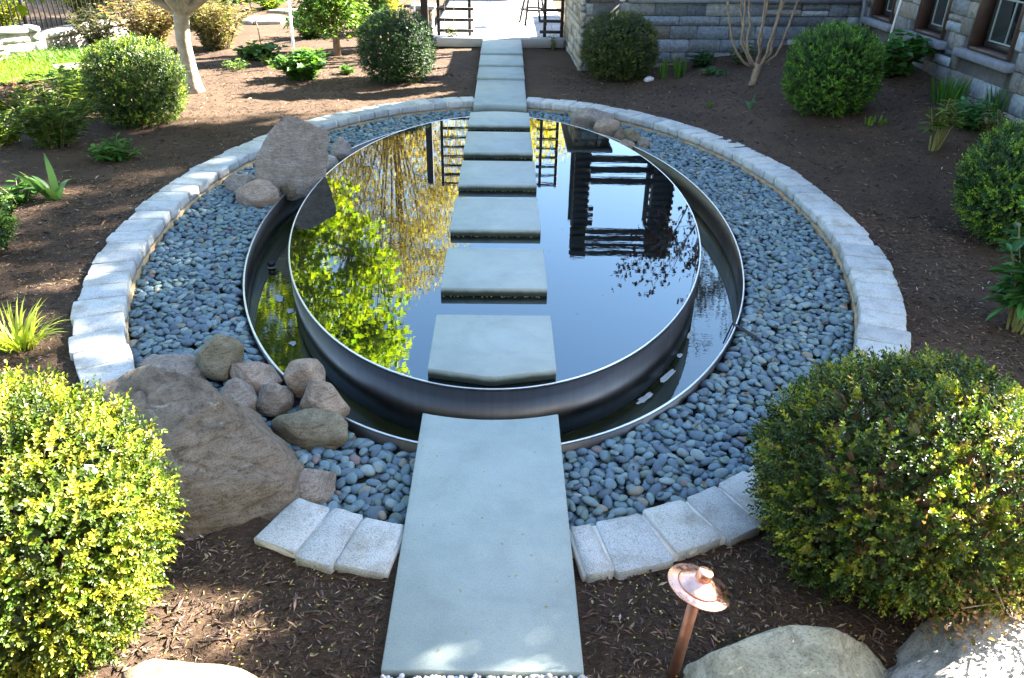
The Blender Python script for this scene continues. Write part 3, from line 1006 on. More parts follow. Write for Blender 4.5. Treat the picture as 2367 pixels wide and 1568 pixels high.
# low seat wall behind the patio
sw = empty('seat_wall', (-.5, 19.2, .13), 'low pale seat wall closing the back of the patio', 'wall')
V, F = bevel_box((-5, 19.0, .136), (.35, 19.45, .5), .01); build('wall', V, F, MAT['concrete'], sw, None, None, False)
V, F = bevel_box((-5.1, 18.95, .503), (.42, 19.5, .58), .01); build('cap', V, F, MAT['cap'], sw, None, None, False)

# ================================================================== ROCKS
ROCKS = []
def rock(name, label, cat, loc, r, rz, seed, mat, flats=(), amp=.10, sub=4, tilt=(0, 0), pw=2.4, group=None):
    bm = bmesh.new()
    bmesh.ops.create_icosphere(bm, subdivisions=sub, radius=1.0)
    rot = Matrix.Rotation(rz, 3, 'Z') @ Matrix.Rotation(tilt[0], 3, 'X') @ Matrix.Rotation(tilt[1], 3, 'Y')
    fl = [(Vector(f[:3]).normalized(), f[3]) for f in flats]
    rn = random.Random(seed)
    for i in range(9):
        fl.append((Vector((rn.uniform(-1, 1), rn.uniform(-1, 1), rn.uniform(-.25, 1))).normalized(), rn.uniform(.70, .88)))
    rm = sum(r) / 3
    ROCKS.append((loc[0], loc[1], r[0], r[1], rz))
    for v in bm.verts:
        p = v.co.copy()
        s = (abs(p.x) ** pw + abs(p.y) ** pw + abs(p.z) ** pw) ** (-1 / pw)
        p *= s
        for nrm, d in fl:
            k = p.dot(nrm) - d
            if k > 0: p -= nrm * k * .97
        n1 = noise.noise(p * 1.1 + Vector((seed, 0, 0)))
        n2 = noise.noise(p * 2.7 + Vector((0, seed, 0)))
        n3 = noise.noise(p * 7 + Vector((0, 0, seed)))
        p *= 1 + amp * (n1 + .5 * n2 + .16 * n3)
        q = Vector((p.x * r[0], p.y * r[1], p.z * r[2]))
        f4 = noise.noise(q * 22 + Vector((seed, seed, 0)))
        ck = abs(noise.noise(Vector((q.x * 4.5, q.y * 4.5, q.z * 11)) + Vector((seed * 3, 0, seed))))
        q -= p.normalized() * rm * .035 * max(0.0, 1 - ck / .06) + p.normalized() * rm * .03 * noise.noise(Vector((q.x * 6, q.y * 6, q.z * 13)) + Vector((0, seed, 0)))
        q += p.normalized() * rm * .012 * f4
        v.co = rot @ q
    V, F = bm_vf(bm, loc)
    o = build(name, V, F, MAT[mat], None, None, loc)
    return tag(o, label, cat, group)

D2R = math.radians
rock('boulder', 'largest grey brown boulder lying across the kerb beside the sunlit boxwood', 'boulder', (-1.93, -4.58, .03), (.94, .55, .45), D2R(-39), 3, 'rock_grey',
     [(.1, -.25, .95, .78), (.9, -.3, .3, .72), (.2, -.9, .1, .78), (-.3, .8, .5, .8)], .08, 6)
rock('stone', 'pale flat stone with a bleached top, half hidden behind the largest boulder', 'stone', (-2.42, -3.42, -.11), (.27, .2, .10), D2R(-8), 5, 'rock_pink', [(0, 0, 1, .7)], .1)
rock('stone', 'dark olive rounded stone, highest of the cluster behind the largest boulder', 'stone', (-2.06, -3.38, -.01), (.20, .16, .17), D2R(-35), 8, 'rock_olive', [(.7, -.5, .5, .68)], .1)
rock('stone', 'reddish tan wedge shaped stone between the olive stone and the basin rim', 'stone', (-1.76, -3.54, -.08), (.22, .17, .12), D2R(-25), 11, 'rock_tan', [(.6, .2, .7, .6)], .1)
rock('stone', 'smooth rounded brown stone wedged against the back of the largest boulder', 'stone', (-1.79, -3.84, -.06), (.18, .14, .14), D2R(-50), 14, 'rock_pink', (), .07)
rock('stone', 'small pale pinkish round stone in the middle of the left front cluster', 'stone', (-1.52, -3.87, -.05), (.125, .12, .135), D2R(10), 17, 'rock_pink', [(0, -.8, .3, .75)], .06)
rock('stone', 'two humped tan stone leaning on the basin rim', 'stone', (-1.36, -3.68, .0), (.16, .14, .15), D2R(-20), 20, 'rock_tan', (), .1)
lump = bpy.data.objects['stone.006'] if 'stone.006' in bpy.data.objects else None
o2 = rock('lobe', None, None, (-1.16, -3.93, -.02), (.20, .135, .15), D2R(-38), 23, 'rock_tan', (), .1)
if lump is None:
    lump = [o for o in COL.objects if o.get('label', '').startswith('two humped')][0]
o2.parent = lump; o2.location = Vector((-1.16, -3.93, -.02)) - lump.location
rock('stone', 'flat grey olive stone with a white tip, nearest the pebbles left of the long slab', 'stone', (-1.21, -4.17, -.09), (.28, .15, .13), D2R(-20), 26, 'rock_olive', [(0, 0, 1, .75)], .11)
rock('stone', 'brown angular stone leaning on the right end of the largest boulder', 'stone', (-1.08, -4.74, -.10), (.19, .16, .13), D2R(30), 29, 'rock_pink', [(.6, .5, .6, .6), (.7, -.6, .4, .62)], .08)

# tall slab-faced boulder on the far left, built on its real outline
def hull_rock(name, label, cat, front, back, seed, mat, origin):
    bm = bmesh.new()
    for p in front + back: bm.verts.new(p)
    r = bmesh.ops.convex_hull(bm, input=bm.verts[:])
    bmesh.ops.delete(bm, geom=[g for g in r['geom_interior'] if isinstance(g, bmesh.types.BMVert)], context='VERTS')
    bmesh.ops.triangulate(bm, faces=bm.faces[:])
    for it in range(5):
        long_e = [e for e in bm.edges if e.calc_length() > .05]
        if not long_e: break
        bmesh.ops.subdivide_edges(bm, edges=long_e, cuts=1)
        bmesh.ops.triangulate(bm, faces=[f for f in bm.faces if len(f.verts) > 3])
    for it in range(1): bmesh.ops.smooth_vert(bm, verts=bm.verts[:], factor=.2, use_axis_x=True, use_axis_y=True, use_axis_z=True)
    bmesh.ops.recalc_face_normals(bm, faces=bm.faces[:])
    bm.normal_update()
    for v in bm.verts:
        p = v.co
        a = noise.noise(p * 3 + Vector((seed, 0, 0))) * .022 + noise.noise(Vector((p.x * 7, p.y * 7, p.z * 16 + seed))) * .018 + noise.noise(p * 26) * .006
        v.co = p + v.normal * a
    V, F = bm_vf(bm)
    return tag(build(name, V, F, MAT[mat], None, None, origin), label, cat)
fr = [(-2.54, .80, .78), (-2.36, .80, .77), (-2.29, .80, .72), (-2.02, .86, .57), (-2.04, .8, .30), (-2.06, .74, .1), (-2.26, .60, -.14), (-2.45, .58, -.2), (-2.93, .68, -.2), (-2.93, .70, .15), (-2.91, .75, .3), (-2.72, .8, .58)]
bk = [(-2.58, 1.0, .70), (-2.42, 1.02, .66), (-2.3, 1.1, .40), (-2.3, 1.12, -.2), (-2.85, 1.1, -.2), (-2.85, 1.0, .3)]
hull_rock('boulder', 'tall flat faced brown boulder with a pointed top on the far left pebbles', 'boulder', fr, bk, 4.0, 'rock_pink', (-2.45, .9, -.15))
rock('stone', 'tan cut-faced stone in front of the tall pointed boulder', 'stone', (-2.83, .42, -.06), (.28, .2, .17), D2R(-8), 31, 'rock_tan', [(0, -.6, .6, .72)], .08)
rock('stone', 'low pinkish stone tucked behind the cut-faced stone and the kerb', 'stone', (-3.14, .9, -.08), (.22, .16, .14), D2R(20), 33, 'rock_pink', (), .1)
rock('stone', 'small brown stone sitting on the basin rim below the tall pointed boulder', 'stone', (-2.50, .66, -.07), (.125, .11, .10), D2R(0), 35, 'rock_olive', (), .08)
rock('stone', 'dark reddish stone behind the right shoulder of the tall pointed boulder', 'stone', (-2.2, 2.3, -.05), (.17, .2, .17), D2R(10), 37, 'rock_pink', [(.5, -.5, .5, .7)], .1)
rock('stone', 'small sunlit cream stone right of the tall pointed boulder', 'stone', (-2.22, 1.72, -.06), (.11, .10, .11), D2R(0), 39, 'rock_pale', (), .06)
rock('stone', 'broad pinkish boulder, largest of the cluster at the far right kerb', 'stone', (1.52, 4.22, -.06), (.40, .28, .19), D2R(5), 41, 'rock_pink', [(.5, -.4, .6, .7)], .1)
rock('stone', 'tan rounded stone in front of the broad boulder at the far right', 'stone', (1.66, 3.66, -.04), (.23, .18, .17), D2R(-20), 43, 'rock_tan', [(-.4, -.4, .8, .7)], .09)
rock('stone', 'folded olive tan stone at the right of the far right cluster', 'stone', (1.98, 3.27, -.07), (.17, .13, .12), D2R(-30), 45, 'rock_olive', (), .14)
rock('stone', 'little pale stone resting by the pool rim in the far right cluster', 'stone', (1.88, 2.93, -.10), (.13, .09, .07), D2R(-30), 47, 'rock_tan', (), .06)
rock('stone', 'smallest pinkish stone ending the far right cluster', 'stone', (2.13, 3.0, -.09), (.10, .08, .085), D2R(0), 49, 'rock_pink', (), .08)
rock('stone', 'grey stone between the tan and the folded stone at the far right', 'stone', (1.83, 3.32, -.08), (.12, .1, .12), D2R(40), 50, 'rock_grey', (), .08)
rock('stone', 'white quartz stone on the mulch beside the olive green clipped shrub', 'stone', (2.86, 7.14, .02), (.10, .08, .06), D2R(20), 51, 'rock_white', (), .14)
rock('boulder', 'sunlit tan boulder top at the bottom edge left of the long slab', 'boulder', (-1.20, -6.34, -.02), (.44, .24, .24), D2R(-6), 53, 'rock_olive', [(0, 0, 1, .8)], .09)
rock('boulder', 'greenish grey flat boulder behind the copper lamp, below the right boxwood', 'boulder', (1.27, -6.27, -.05), (.60, .46, .26), D2R(35), 55, 'rock_sage', [(-.1, .02, 1, .55), (-.7, .5, .35, .62), (.3, .9, .3, .66)], .07, 5, (0, 0), 5)
rock('boulder', 'bright sunlit white grey boulder in the bottom right corner', 'boulder', (2.34, -6.42, .0), (.98, .58, .33), D2R(14), 57, 'rock_pale', [(0, .12, 1, .6), (-.6, .6, .4, .7)], .12, 5, (0, 0), 4.5)
rock('stone', 'small dark flat chip of stone on the mulch left of the tall pointed boulder', 'stone', (-3.43, 1.83, -.03), (.06, .05, .03), 0, 59, 'rock_grey', (), .1)

# ================================================================== PEBBLES
PEB = [(.125, .175, .195), (.095, .135, .165), (.16, .205, .205), (.13, .17, .15), (.08, .105, .13), (.22, .25, .24), (.25, .205, .15), (.17, .115, .105)]
PEBW = [.29, .24, .16, .14, .11, .035, .018, .007]
PEBN = ['slate blue', 'deep blue grey', 'pale grey green', 'olive green grey', 'charcoal', 'very pale grey', 'tan', 'dull reddish']
def ico(sub):
    bm = bmesh.new(); bmesh.ops.create_icosphere(bm, subdivisions=sub, radius=1)
    V = np.array([v.co[:] for v in bm.verts]); F = np.array([[v.index for v in f.verts] for f in bm.faces]); bm.free()
    return V, F
IC2, IF2 = ico(2); IC3, IF3 = ico(3)
def settle_pebbles(n):
    g = .012
    X0, Y0 = -3.8, -5.5
    nx, ny = int(7.6 / g), int(11 / g)
    Hf = np.full((nx, ny), -.212)
    px = rng.uniform(-3.62, 3.62, n * 3); py = rng.uniform(-5.28, 5.28, n * 3)
    k = ((px / (TANK[0] + .045)) ** 2 + (py / (TANK[1] + .045)) ** 2 > 1) & ((px / (KERB[0] - .215)) ** 2 + (py / (KERB[1] - .215)) ** 2 < 1)
    k &= ~((np.abs(px) < .40) & ((py < -4.25) | (py > 4.6)))
    for (qx, qy, ra, rb, ang) in ROCKS:
        c, s_ = math.cos(ang), math.sin(ang)
        k &= (((px - qx) * c + (py - qy) * s_) / ra) ** 2 + ((-(px - qx) * s_ + (py - qy) * c) / rb) ** 2 > .82
    k &= (((px + 1.93) * .777 - (py + 4.56) * .629) ** 2 / .62 + ((px + 1.93) * .629 + (py + 4.56) * .777) ** 2 / .16) > 1
    px, py = px[k][:n], py[k][:n]
    n = len(px)
    sz = rng.lognormal(0, .20, n).clip(.6, 1.55)
    A = .0405 * sz * rng.uniform(.95, 1.25, n); B = .032 * sz * rng.uniform(.85, 1.12, n); Cc = .0175 * sz * rng.uniform(.8, 1.3, n)
    th = rng.uniform(0, PI, n)
    Z = np.zeros(n); Rm = np.zeros((n, 3, 3)); own = []
    for i in range(n):
        r0 = int(A[i] / g) + 1
        ix, iy = int((px[i] - X0) / g), int((py[i] - Y0) / g)
        if ix < r0 or iy < r0 or ix + r0 >= nx or iy + r0 >= ny:
            own.append(None); Rm[i] = np.eye(3); Z[i] = -.2; continue
        gx, gy = np.meshgrid(np.arange(-r0, r0 + 1) * g, np.arange(-r0, r0 + 1) * g, indexing='ij')
        c, s_ = math.cos(th[i]), math.sin(th[i])
        u = (gx * c + gy * s_) / A[i]; v = (-gx * s_ + gy * c) / B[i]
        m = u * u + v * v < .96
        h = Hf[ix - r0:ix + r0 + 1, iy - r0:iy + r0 + 1]
        hh = h[m]; xx = gx[m]; yy = gy[m]
        # tilt follows what lies beneath
        q = np.stack([xx, yy, np.ones(len(xx))], 1)
        co = np.linalg.lstsq(q, hh, rcond=None)[0]
        sx, sy = np.clip(co[0] * .75 + rng.normal(0, .06), -.3, .3), np.clip(co[1] * .75 + rng.normal(0, .06), -.3, .3)
        prof = Cc[i] * np.sqrt(1 - (u * u + v * v)[m])
        z = np.percentile(hh - (sx * xx + sy * yy) + prof, 66)
        if z + Cc[i] * .8 > -.122:      # the bed is raked level: nothing heaps above the rims
            own.append(None); Rm[i] = np.eye(3); Z[i] = -.5; continue
        Z[i] = z
        top = z + sx * xx + sy * yy + prof
        hn = h.copy(); hn[m] = np.maximum(hh, top); Hf[ix - r0:ix + r0 + 1, iy - r0:iy + r0 + 1] = hn
        nrm = Vector((-sx, -sy, 1)).normalized()
        e1 = Vector((c, s_, sx * c + sy * s_)).normalized(); e2 = nrm.cross(e1)
        Rm[i] = np.array((e1, e2, nrm)).T
        own.append((ix, iy, r0, m, top))
    vis = np.zeros(n)
    for i, o in enumerate(own):
        if o is None: continue
        ix, iy, r0, m, top = o
        vis[i] = (Hf[ix - r0:ix + r0 + 1, iy - r0:iy + r0 + 1][m] < top + .004).mean()
    return px, py, Z, A, B, Cc, Rm, vis
px, py, pz, pA, pB, pC, Rm, vis = settle_pebbles(24000)
n = len(px)
p_up = np.stack([px, py], 1)
camp = np.array((0.075, -8.444))
def rotmats(n, tmax):
    a = rng.uniform(0, 2 * PI, n); tl = np.minimum(np.abs(rng.normal(0, tmax, n)), 1.2); az = rng.uniform(0, 2 * PI, n)
    return np.array([np.array(Matrix.Rotation(tl[i], 3, Vector((math.cos(az[i]), math.sin(az[i]), 0))) @ Matrix.Rotation(a[i], 3, 'Z')) for i in range(n)])
def peb_shape(V, n):
    """egg the unit sphere a little; returns (n,verts,3)"""
    k = rng.uniform(-.22, .22, (n, 1)); k2 = rng.uniform(-.15, .15, (n, 1))
    X = np.broadcast_to(V, (n,) + V.shape).copy()
    X[:, :, 1] *= 1 + k * X[:, :, 0]; X[:, :, 2] *= 1 + k2 * X[:, :, 0]
    X[:, :, 0] += .08 * X[:, :, 1] ** 2 * np.sign(k)
    return X
ci = rng.choice(len(PEB), n, p=PEBW)
# the pebbles that show largest: single objects
dn = np.hypot(px - camp[0], py - camp[1])
ok = (vis > .45) & (((px > .47) & (px < 1.95 + (py + 4.9) * .2)) | ((px < -.47) & (px > -1.35)))
order = np.argsort(np.where(ok, dn, 99))
indiv = set(order[:294].tolist())
meshes = {}
for i in sorted(indiv):
    key = (int(ci[i]), i % 4)
    if key not in meshes:
        X = peb_shape(IC3, 1)[0]
        tmp = build('river_pebble', X, IF3, MAT['pebble'], None, np.broadcast_to(np.array(PEB[key[0]]) * (.94, 1.06, 1.08) * rng.uniform(.9, 1.12), (len(X), 3)))
        meshes[key] = tmp.data
        bpy.data.objects.remove(tmp)
    o = bpy.data.objects.new('river_pebble', meshes[key])
    COL.objects.link(o)
    o.location = (px[i], py[i], pz[i])
    o.rotation_euler = Matrix(Rm[i]).to_euler()
    o.scale = (float(pA[i]), float(pB[i]), float(pC[i]))
    side = 'left' if px[i] < 0 else 'right'
    tag(o, 'smooth %s pebble in the front of the bed, %s of the long slab' % (PEBN[key[0]], side), 'pebble', '%s pebbles %s of the long slab' % (PEBN[key[0]], side))
keep = np.array([i for i in range(n) if i not in indiv and vis[i] > .02])
X = peb_shape(IC2, n) * np.stack([pA, pB, pC], 1)[:, None, :]
X = np.einsum('nij,nvj->nvi', Rm, X)
X[:, :, 0] += px[:, None]; X[:, :, 1] += py[:, None]; X[:, :, 2] += pz[:, None]
C = np.array(PEB)[ci] * (.94, 1.06, 1.08) * rng.uniform(.8, 1.2, (n, 1))
sV = X[keep].reshape(-1, 3); sC = np.repeat(C[keep], len(IC2), 0)
sF = (IF2[None] + (np.arange(len(keep)) * len(IC2))[:, None, None]).reshape(-1, 3)
tag(build('river_pebbles', sV, sF, MAT['pebble'], None, sC), 'smooth blue grey river pebbles filling the bed around the pool', None, None, 'stuff')

tag(build('gravel_base', *box_vf((-.5, -6.9, -.12), (.5, -6.155, -.008)), MAT['gravelbed'], None, None, None, False), 'compacted base under the white gravel', None, None, 'structure')
# white gravel beyond the near end of the long slab
n = 2600
gp = np.stack([rng.uniform(-.47, .47, n), rng.uniform(-6.55, -6.16, n), rng.normal(.0, .008, n)], 1)
ICb, IFb = ico(1)
X = ICb[None] * (rng.uniform(.008, .016, (n, 1, 1)) * rng.uniform(.7, 1.2, (n, 1, 3)))
X = np.einsum('nij,nvj->nvi', rotmats(n, .8), X) + gp[:, None, :]
gc = palette(n, [(.62, .6, .58), (.7, .69, .68), (.5, .47, .44), (.42, .4, .4)], .1)
tag(build('white_gravel', X.reshape(-1, 3), (IFb[None] + (np.arange(n) * 12 if len(ICb) == 12 else np.arange(n) * len(ICb))[:, None, None]).reshape(-1, 3), MAT['white_gravel'], None, np.repeat(gc, len(ICb), 0)),
    'strip of white marble gravel at the near end of the long slab', None, None, 'stuff')

# ================================================================== MULCH CHIPS AND LITTER
def on_mulch(x, y):
    inside = (x / (KERB[0] + .2)) ** 2 + (y / (KERB[1] + .2)) ** 2 < 1
    sl = (np.abs(x) < .5) & ((y < -5.0) | (y > 4.4))
    far = (y > 11) | ((x > 1.55) & (y > 8.3)) | (x > 7.35)
    lawn_ = (x < -7.9) & (y > 5.6)
    return ~(inside | sl | far | lawn_)
def ground_z(x, y):
    return np.array([float(gz(a, b)) + 0.035 * noise.noise(Vector((a * .9, b * .9, 3.1))) + 0.018 * noise.noise(Vector((a * 3.1, b * 3.1, 1.0))) + 0.02 * noise.noise(Vector((a * 9, b * 9, 7.0))) - .006 for a, b in zip(x, y)])
def scatter(n, x0, x1, y0, y1):
    x = rng.uniform(x0, x1, n); y = rng.uniform(y0, y1, n)
    k = on_mulch(x, y)
    return x[k], y[k]
xs, ys_ = [], []
for (n, a) in ((34000, (-2.6, 2.9, -6.5, -4.3)), (17000, (2.2, 5.2, -5.0, 0)), (17000, (-5.4, -2.6, -5.0, 1)), (14000, (-8, 0, 1, 8.5)), (17000, (1, 7.4, 0, 8.6)), (3000, (-9, -1, 8, 16))):
    x, y = scatter(n, *a); xs.append(x); ys_.append(y)
cx, cy = np.concatenate(xs), np.concatenate(ys_)
n = len(cx)
dist = np.hypot(cx - camp[0], cy - camp[1])
cz = ground_z(cx, cy) + .004
az = rng.uniform(0, 2 * PI, n)
Dv = np.stack([np.cos(az), np.sin(az), rng.normal(0, .22, n)], 1)
Nv = np.stack([rng.normal(0, .3, n), rng.normal(0, .3, n), np.ones(n)], 1)
L = rng.lognormal(math.log(.031), .42, n).clip(.012, .085) * (1 + .05 * dist)
W = np.clip(L * rng.uniform(.13, .28, n), .004, .014)
V, F, k = leaves(np.stack([cx, cy, cz], 1), Dv, Nv, L, W, 'd', .35, .05)
C = palette(n, [(.05, .034, .023), (.10, .068, .045), (.15, .10, .066), (.075, .05, .034), (.22, .15, .098), (.032, .023, .017)], .3)
lt = rng.random(n) < .035
C[lt] = palette(lt.sum(), [(.36, .27, .17), (.3, .22, .13), (.42, .36, .28)], .2)
tag(build('mulch_chips', V, F, MAT['chip'], None, np.repeat(C, k, 0), None, False), 'loose shredded bark chips over the planting beds', None, None, 'stuff')

# fallen yellow blossom specks and a few dry leaves
x, y = scatter(900, -2.6, 2.4, -6.5, -4.6); x2, y2 = scatter(500, -5.4, -3.4, -3.5, 2); 
x = np.concatenate([x, x2]); y = np.concatenate([y, y2]); z = ground_z(x, y) + .022
xs2 = rng.uniform(-.43, .43, 26); yy2 = rng.uniform(-6.1, -4.3, 26)
xs3 = np.concatenate([rng.uniform(-.43, .43, 4) for a in spans]); yy3 = np.concatenate([rng.uniform(a + .05, b - .05, 4) for a, b in spans])
xs4 = np.concatenate([rng.uniform(-.45, .45, 34) for a in spans[1:]]); yy4 = np.concatenate([np.full(34, a - .006) - rng.uniform(0, .012, 34) for a, b in spans[1:]])
tt = rng.uniform(0, 2 * PI, 46); rr_ = np.sqrt(rng.uniform(.1, .93, 46))
xs4 = np.concatenate([xs4, DISC[0] * rr_ * np.cos(tt)]); yy4 = np.concatenate([yy4, DISC[1] * rr_ * np.sin(tt)])
x = np.concatenate([x, xs2, xs3, xs4]); y = np.concatenate([y, yy2, yy3, yy4]); z = np.concatenate([z, np.full(26, .024), np.full(len(xs3), .146), np.full(len(xs4), .067)])
n = len(x)
az = rng.uniform(0, 2 * PI, n)
V, F, k = leaves(np.stack([x, y, z], 1), np.stack([np.cos(az), np.sin(az), np.full(n, .1)], 1), np.tile((0, 0, 1.0), (n, 1)), rng.uniform(.009, .016, n), rng.uniform(.007, .011, n), 'q', .3, .3)
tag(build('fallen_blossom', V, F, MAT['leaf_dry'], None, np.repeat(palette(n, [(.5, .42, .03), (.42, .36, .03), (.5, .45, .15)], .15), k, 0)), 'tiny yellow blossom specks fallen on slabs and mulch', None, None, 'stuff')
x, y = scatter(150, -2.6, 4.6, -6.5, -1.5); x2, y2 = scatter(140, -6, 7, 0, 8)
x = np.concatenate([x, x2]); y = np.concatenate([y, y2]); n = len(x)
az = rng.uniform(0, 2 * PI, n)
th = np.where(rng.random(n) < .5, 0, 0)
V, F, k = leaves(np.stack([x, y, ground_z(x, y) + .02], 1), np.stack([np.cos(az), np.sin(az), rng.uniform(0, .5, n)], 1), np.stack([rng.normal(0, .4, n), rng.normal(0, .4, n), np.ones(n)], 1), rng.uniform(.02, .045, n), rng.uniform(.01, .022, n), 'q', .3, .5)
tag(build('dry_leaves', V, F, MAT['leaf_dry'], None, np.repeat(palette(n, [(.22, .14, .07), (.30, .2, .1), (.26, .11, .05), (.35, .28, .18)], .2), k, 0)), 'scattered dry brown leaves on the mulch', None, None, 'stuff')
# a few dry scraps lodged among the pebbles
n = 60
selI = rng.choice(np.nonzero(vis > .6)[0], n); sel = p_up[selI]
az = rng.uniform(0, 2 * PI, n)
V, F, k = leaves(np.stack([sel[:, 0], sel[:, 1], pz[selI] + .03], 1), np.stack([np.cos(az), np.sin(az), rng.uniform(-.2, .4, n)], 1), np.tile((0, .2, 1.0), (n, 1)), rng.uniform(.03, .055, n), rng.uniform(.015, .03, n), 'q', .3, .4)
tag(build('leaf_scraps', V, F, MAT['leaf_dry'], None, np.repeat(palette(n, [(.30, .11, .04), (.26, .14, .06)], .2), k, 0)), 'rusty dry leaf scraps lodged among the pebbles', None, None, 'stuff')

# ================================================================== CLIPPED BOXWOOD SHRUBS
def boxwood(label, x, y, rx, ry, h, nshoot, leafL, cols, tips, seed, tpl='d', per=11, lean=(0, 0), tipfrac=.3, dead=0, fill=2600, rough=.5, pw=2.5):
    z0 = float(gz(x, y))
    root = empty('boxwood_shrub', (x, y, z0), label, 'shrub', 'clipped boxwood and evergreen globes')
    c = np.array((x, y, z0 + h * .47)); rad = np.array((rx, ry, h * .53))
    def surf(n, lo=-.85):
        u = rnd_unit(n * 2); u = u[u[:, 2] > lo][:n]
        s = (np.abs(u) ** pw).sum(1) ** (-1 / pw)
        p = u * s[:, None]
        lump = np.array([noise.noise(Vector(v * 2.1) + Vector((seed, 0, 0))) * (.04 + .05 * rough) + noise.noise(Vector(v * 5.5) + Vector((0, seed, 0))) * (.085 * rough) for v in u])
        q = c + p * rad * (1 + lump)[:, None]
        nn = p / rad; nn /= np.linalg.norm(nn, axis=1)[:, None]
        q[:, 0] += lean[0] * p[:, 2]; q[:, 1] += lean[1] * p[:, 2]
        return q, nn
    q, nn = surf(nshoot)
    n = len(q)
    d = nn * .75 + np.array((0, 0, .38)) + rng.normal(0, .38, (n, 3)); d /= np.linalg.norm(d, axis=1)[:, None]
    sl = leafL * rng.uniform(2.0, 3.0 + 2.2 * rough, n)
    base = q - nn * (leafL * 2.6) * rng.uniform(.5, 1.5, n)[:, None]
    # per-shoot frame
    a = np.cross(d, np.array((.3, .1, .9))); a /= np.linalg.norm(a, axis=1)[:, None]
    b = np.cross(d, a)
    sc = palette(n, cols, .2)
    istip = rng.random(n) < tipfrac
    cl = np.array([noise.noise(Vector(v) * 6.5 + Vector((seed * 5, 0, 0))) for v in (q - c) / rad])
    istip = rng.random(n) < np.clip(tipfrac + 1.5 * cl, .02, .95)
    sc[istip] = palette(istip.sum(), tips, .18)
    sc *= np.clip(1 + 1.0 * cl, .55, 1.35)[:, None]
    P = []; D = []; N = []; C = []; LL = []
    for i in range(per):
        t = (i + .5) / per
        ang = i * 1.57 + (i // 2) * .8 + rng.uniform(-.3, .3, n)
        r = np.cos(ang)[:, None] * a + np.sin(ang)[:, None] * b
        open_ = .95 - .55 * t
        P.append(base + d * (sl * t)[:, None]); D.append(d * (1 - open_ * .55) + r * open_ + rng.normal(0, .12, (n, 3)))
        N.append(d * .8 - r * .2 + rng.normal(0, .2, (n, 3)))
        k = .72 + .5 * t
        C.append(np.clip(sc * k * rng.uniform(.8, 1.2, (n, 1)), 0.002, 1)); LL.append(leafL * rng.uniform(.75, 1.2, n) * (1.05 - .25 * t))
    P = np.concatenate(P); D = np.concatenate(D); N = np.concatenate(N); C = np.concatenate(C); LL = np.concatenate(LL)
    if dead:
        pass
    V, F, k = leaves(P, D, N, LL, LL * rng.uniform(.48, .62, len(LL)), tpl, .16, .1)
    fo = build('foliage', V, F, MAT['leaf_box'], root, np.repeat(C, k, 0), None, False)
    fo['kind'] = 'stuff'
    # inner, larger, older leaves that close the view through the shrub
    q2, n2 = surf(fill, -.95)
    s2 = rng.uniform(.55, .9, len(q2))[:, None]
    P2 = c + (q2 - c) * s2
    V, F, k = leaves(P2, rnd_unit(len(P2)), n2 + rng.normal(0, .4, n2.shape), leafL * 3.2 * rng.uniform(.8, 1.3, len(P2)), leafL * 2.2, 'd', .1, .1)
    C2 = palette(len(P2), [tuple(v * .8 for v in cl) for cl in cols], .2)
    if dead:
        m = rng.random(len(P2)) < .6
        C2[m] = palette(m.sum(), [(.16, .10, .05), (.20, .13, .07)], .2)
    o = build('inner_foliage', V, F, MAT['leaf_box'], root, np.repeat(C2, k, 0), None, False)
    o['kind'] = 'stuff'
    mb = MB()
    q3, n3 = surf(46, -.3)
    for i in range(len(q3)):
        s = rng.uniform(.86, .985)
        e_ = c + (q3[i] - c) * s
        mid = np.array((x, y, z0 + .1)) * .45 + e_ * .55 + rng.normal(0, .04, 3)
        mb.add(*tube([(x + rng.normal(0, .04), y + rng.normal(0, .04), z0 - .05), mid, e_], [.014, .008, .003], 5, False))
    mb.build('branch', MAT['bark_dark' if not dead else 'bark_tan'], root)['kind'] = 'stuff'
    return root, surf, c

BX = [(.035, .07, .010), (.045, .088, .012), (.028, .058, .009), (.055, .098, .013)]
BXD = [(.020, .05, .014), (.026, .06, .016), (.030, .066, .02), (.018, .042, .016)]
TIPY = [(.17, .22, .02), (.13, .19, .018), (.21, .25, .03)]
TIPG = [(.07, .14, .02), (.085, .16, .025)]
boxwood('large sunlit yellow green boxwood in the bottom left corner', -2.16, -5.80, .67, .67, 1.20, 5200, .025, [(.05, .085, .007), (.065, .105, .009), (.04, .07, .007)], [(.17, .19, .014), (.14, .17, .012), (.22, .22, .025)], 1.0, 'q', 11, (0, 0), .45, 0, 2600, 1.0, 2.3)
brx, bs, bc = boxwood('large glossy boxwood at the lower right with bare brown twigs on its sunny side', 2.15, -5.36, .74, .67, 1.14, 5200, .025, BX, [(.16, .19, .014), (.13, .165, .012), (.21, .21, .025)], 2.0, 'q', 11, (0, 0), .22, 1, 2600, .9, 2.1)
boxwood('clipped globe with a sunlit top between the leafy perennials and the pale trunk', -5.52, 3.75, .70, .66, 1.22, 3600, .028, [(.04, .08, .012), (.05, .1, .014)], TIPY, 3.0, 'd', 9, (0, 0), .28)
boxwood('dark blue green clipped globe left of the far slabs, by the short pillar', -1.98, 7.15, .72, .68, 1.25, 3300, .027, BXD, [(.04, .085, .03), (.05, .1, .02)], 4.0, 'd', 9, (0, 0), .15)
boxwood('olive green clipped globe in front of the blue grey retaining wall', 2.31, 7.56, .73, .68, 1.2, 3300, .027, [(.045, .07, .014), (.055, .082, .016), (.035, .058, .012)], [(.09, .1, .02), (.1, .12, .03)], 5.0, 'd', 9, (0, 0), .22)
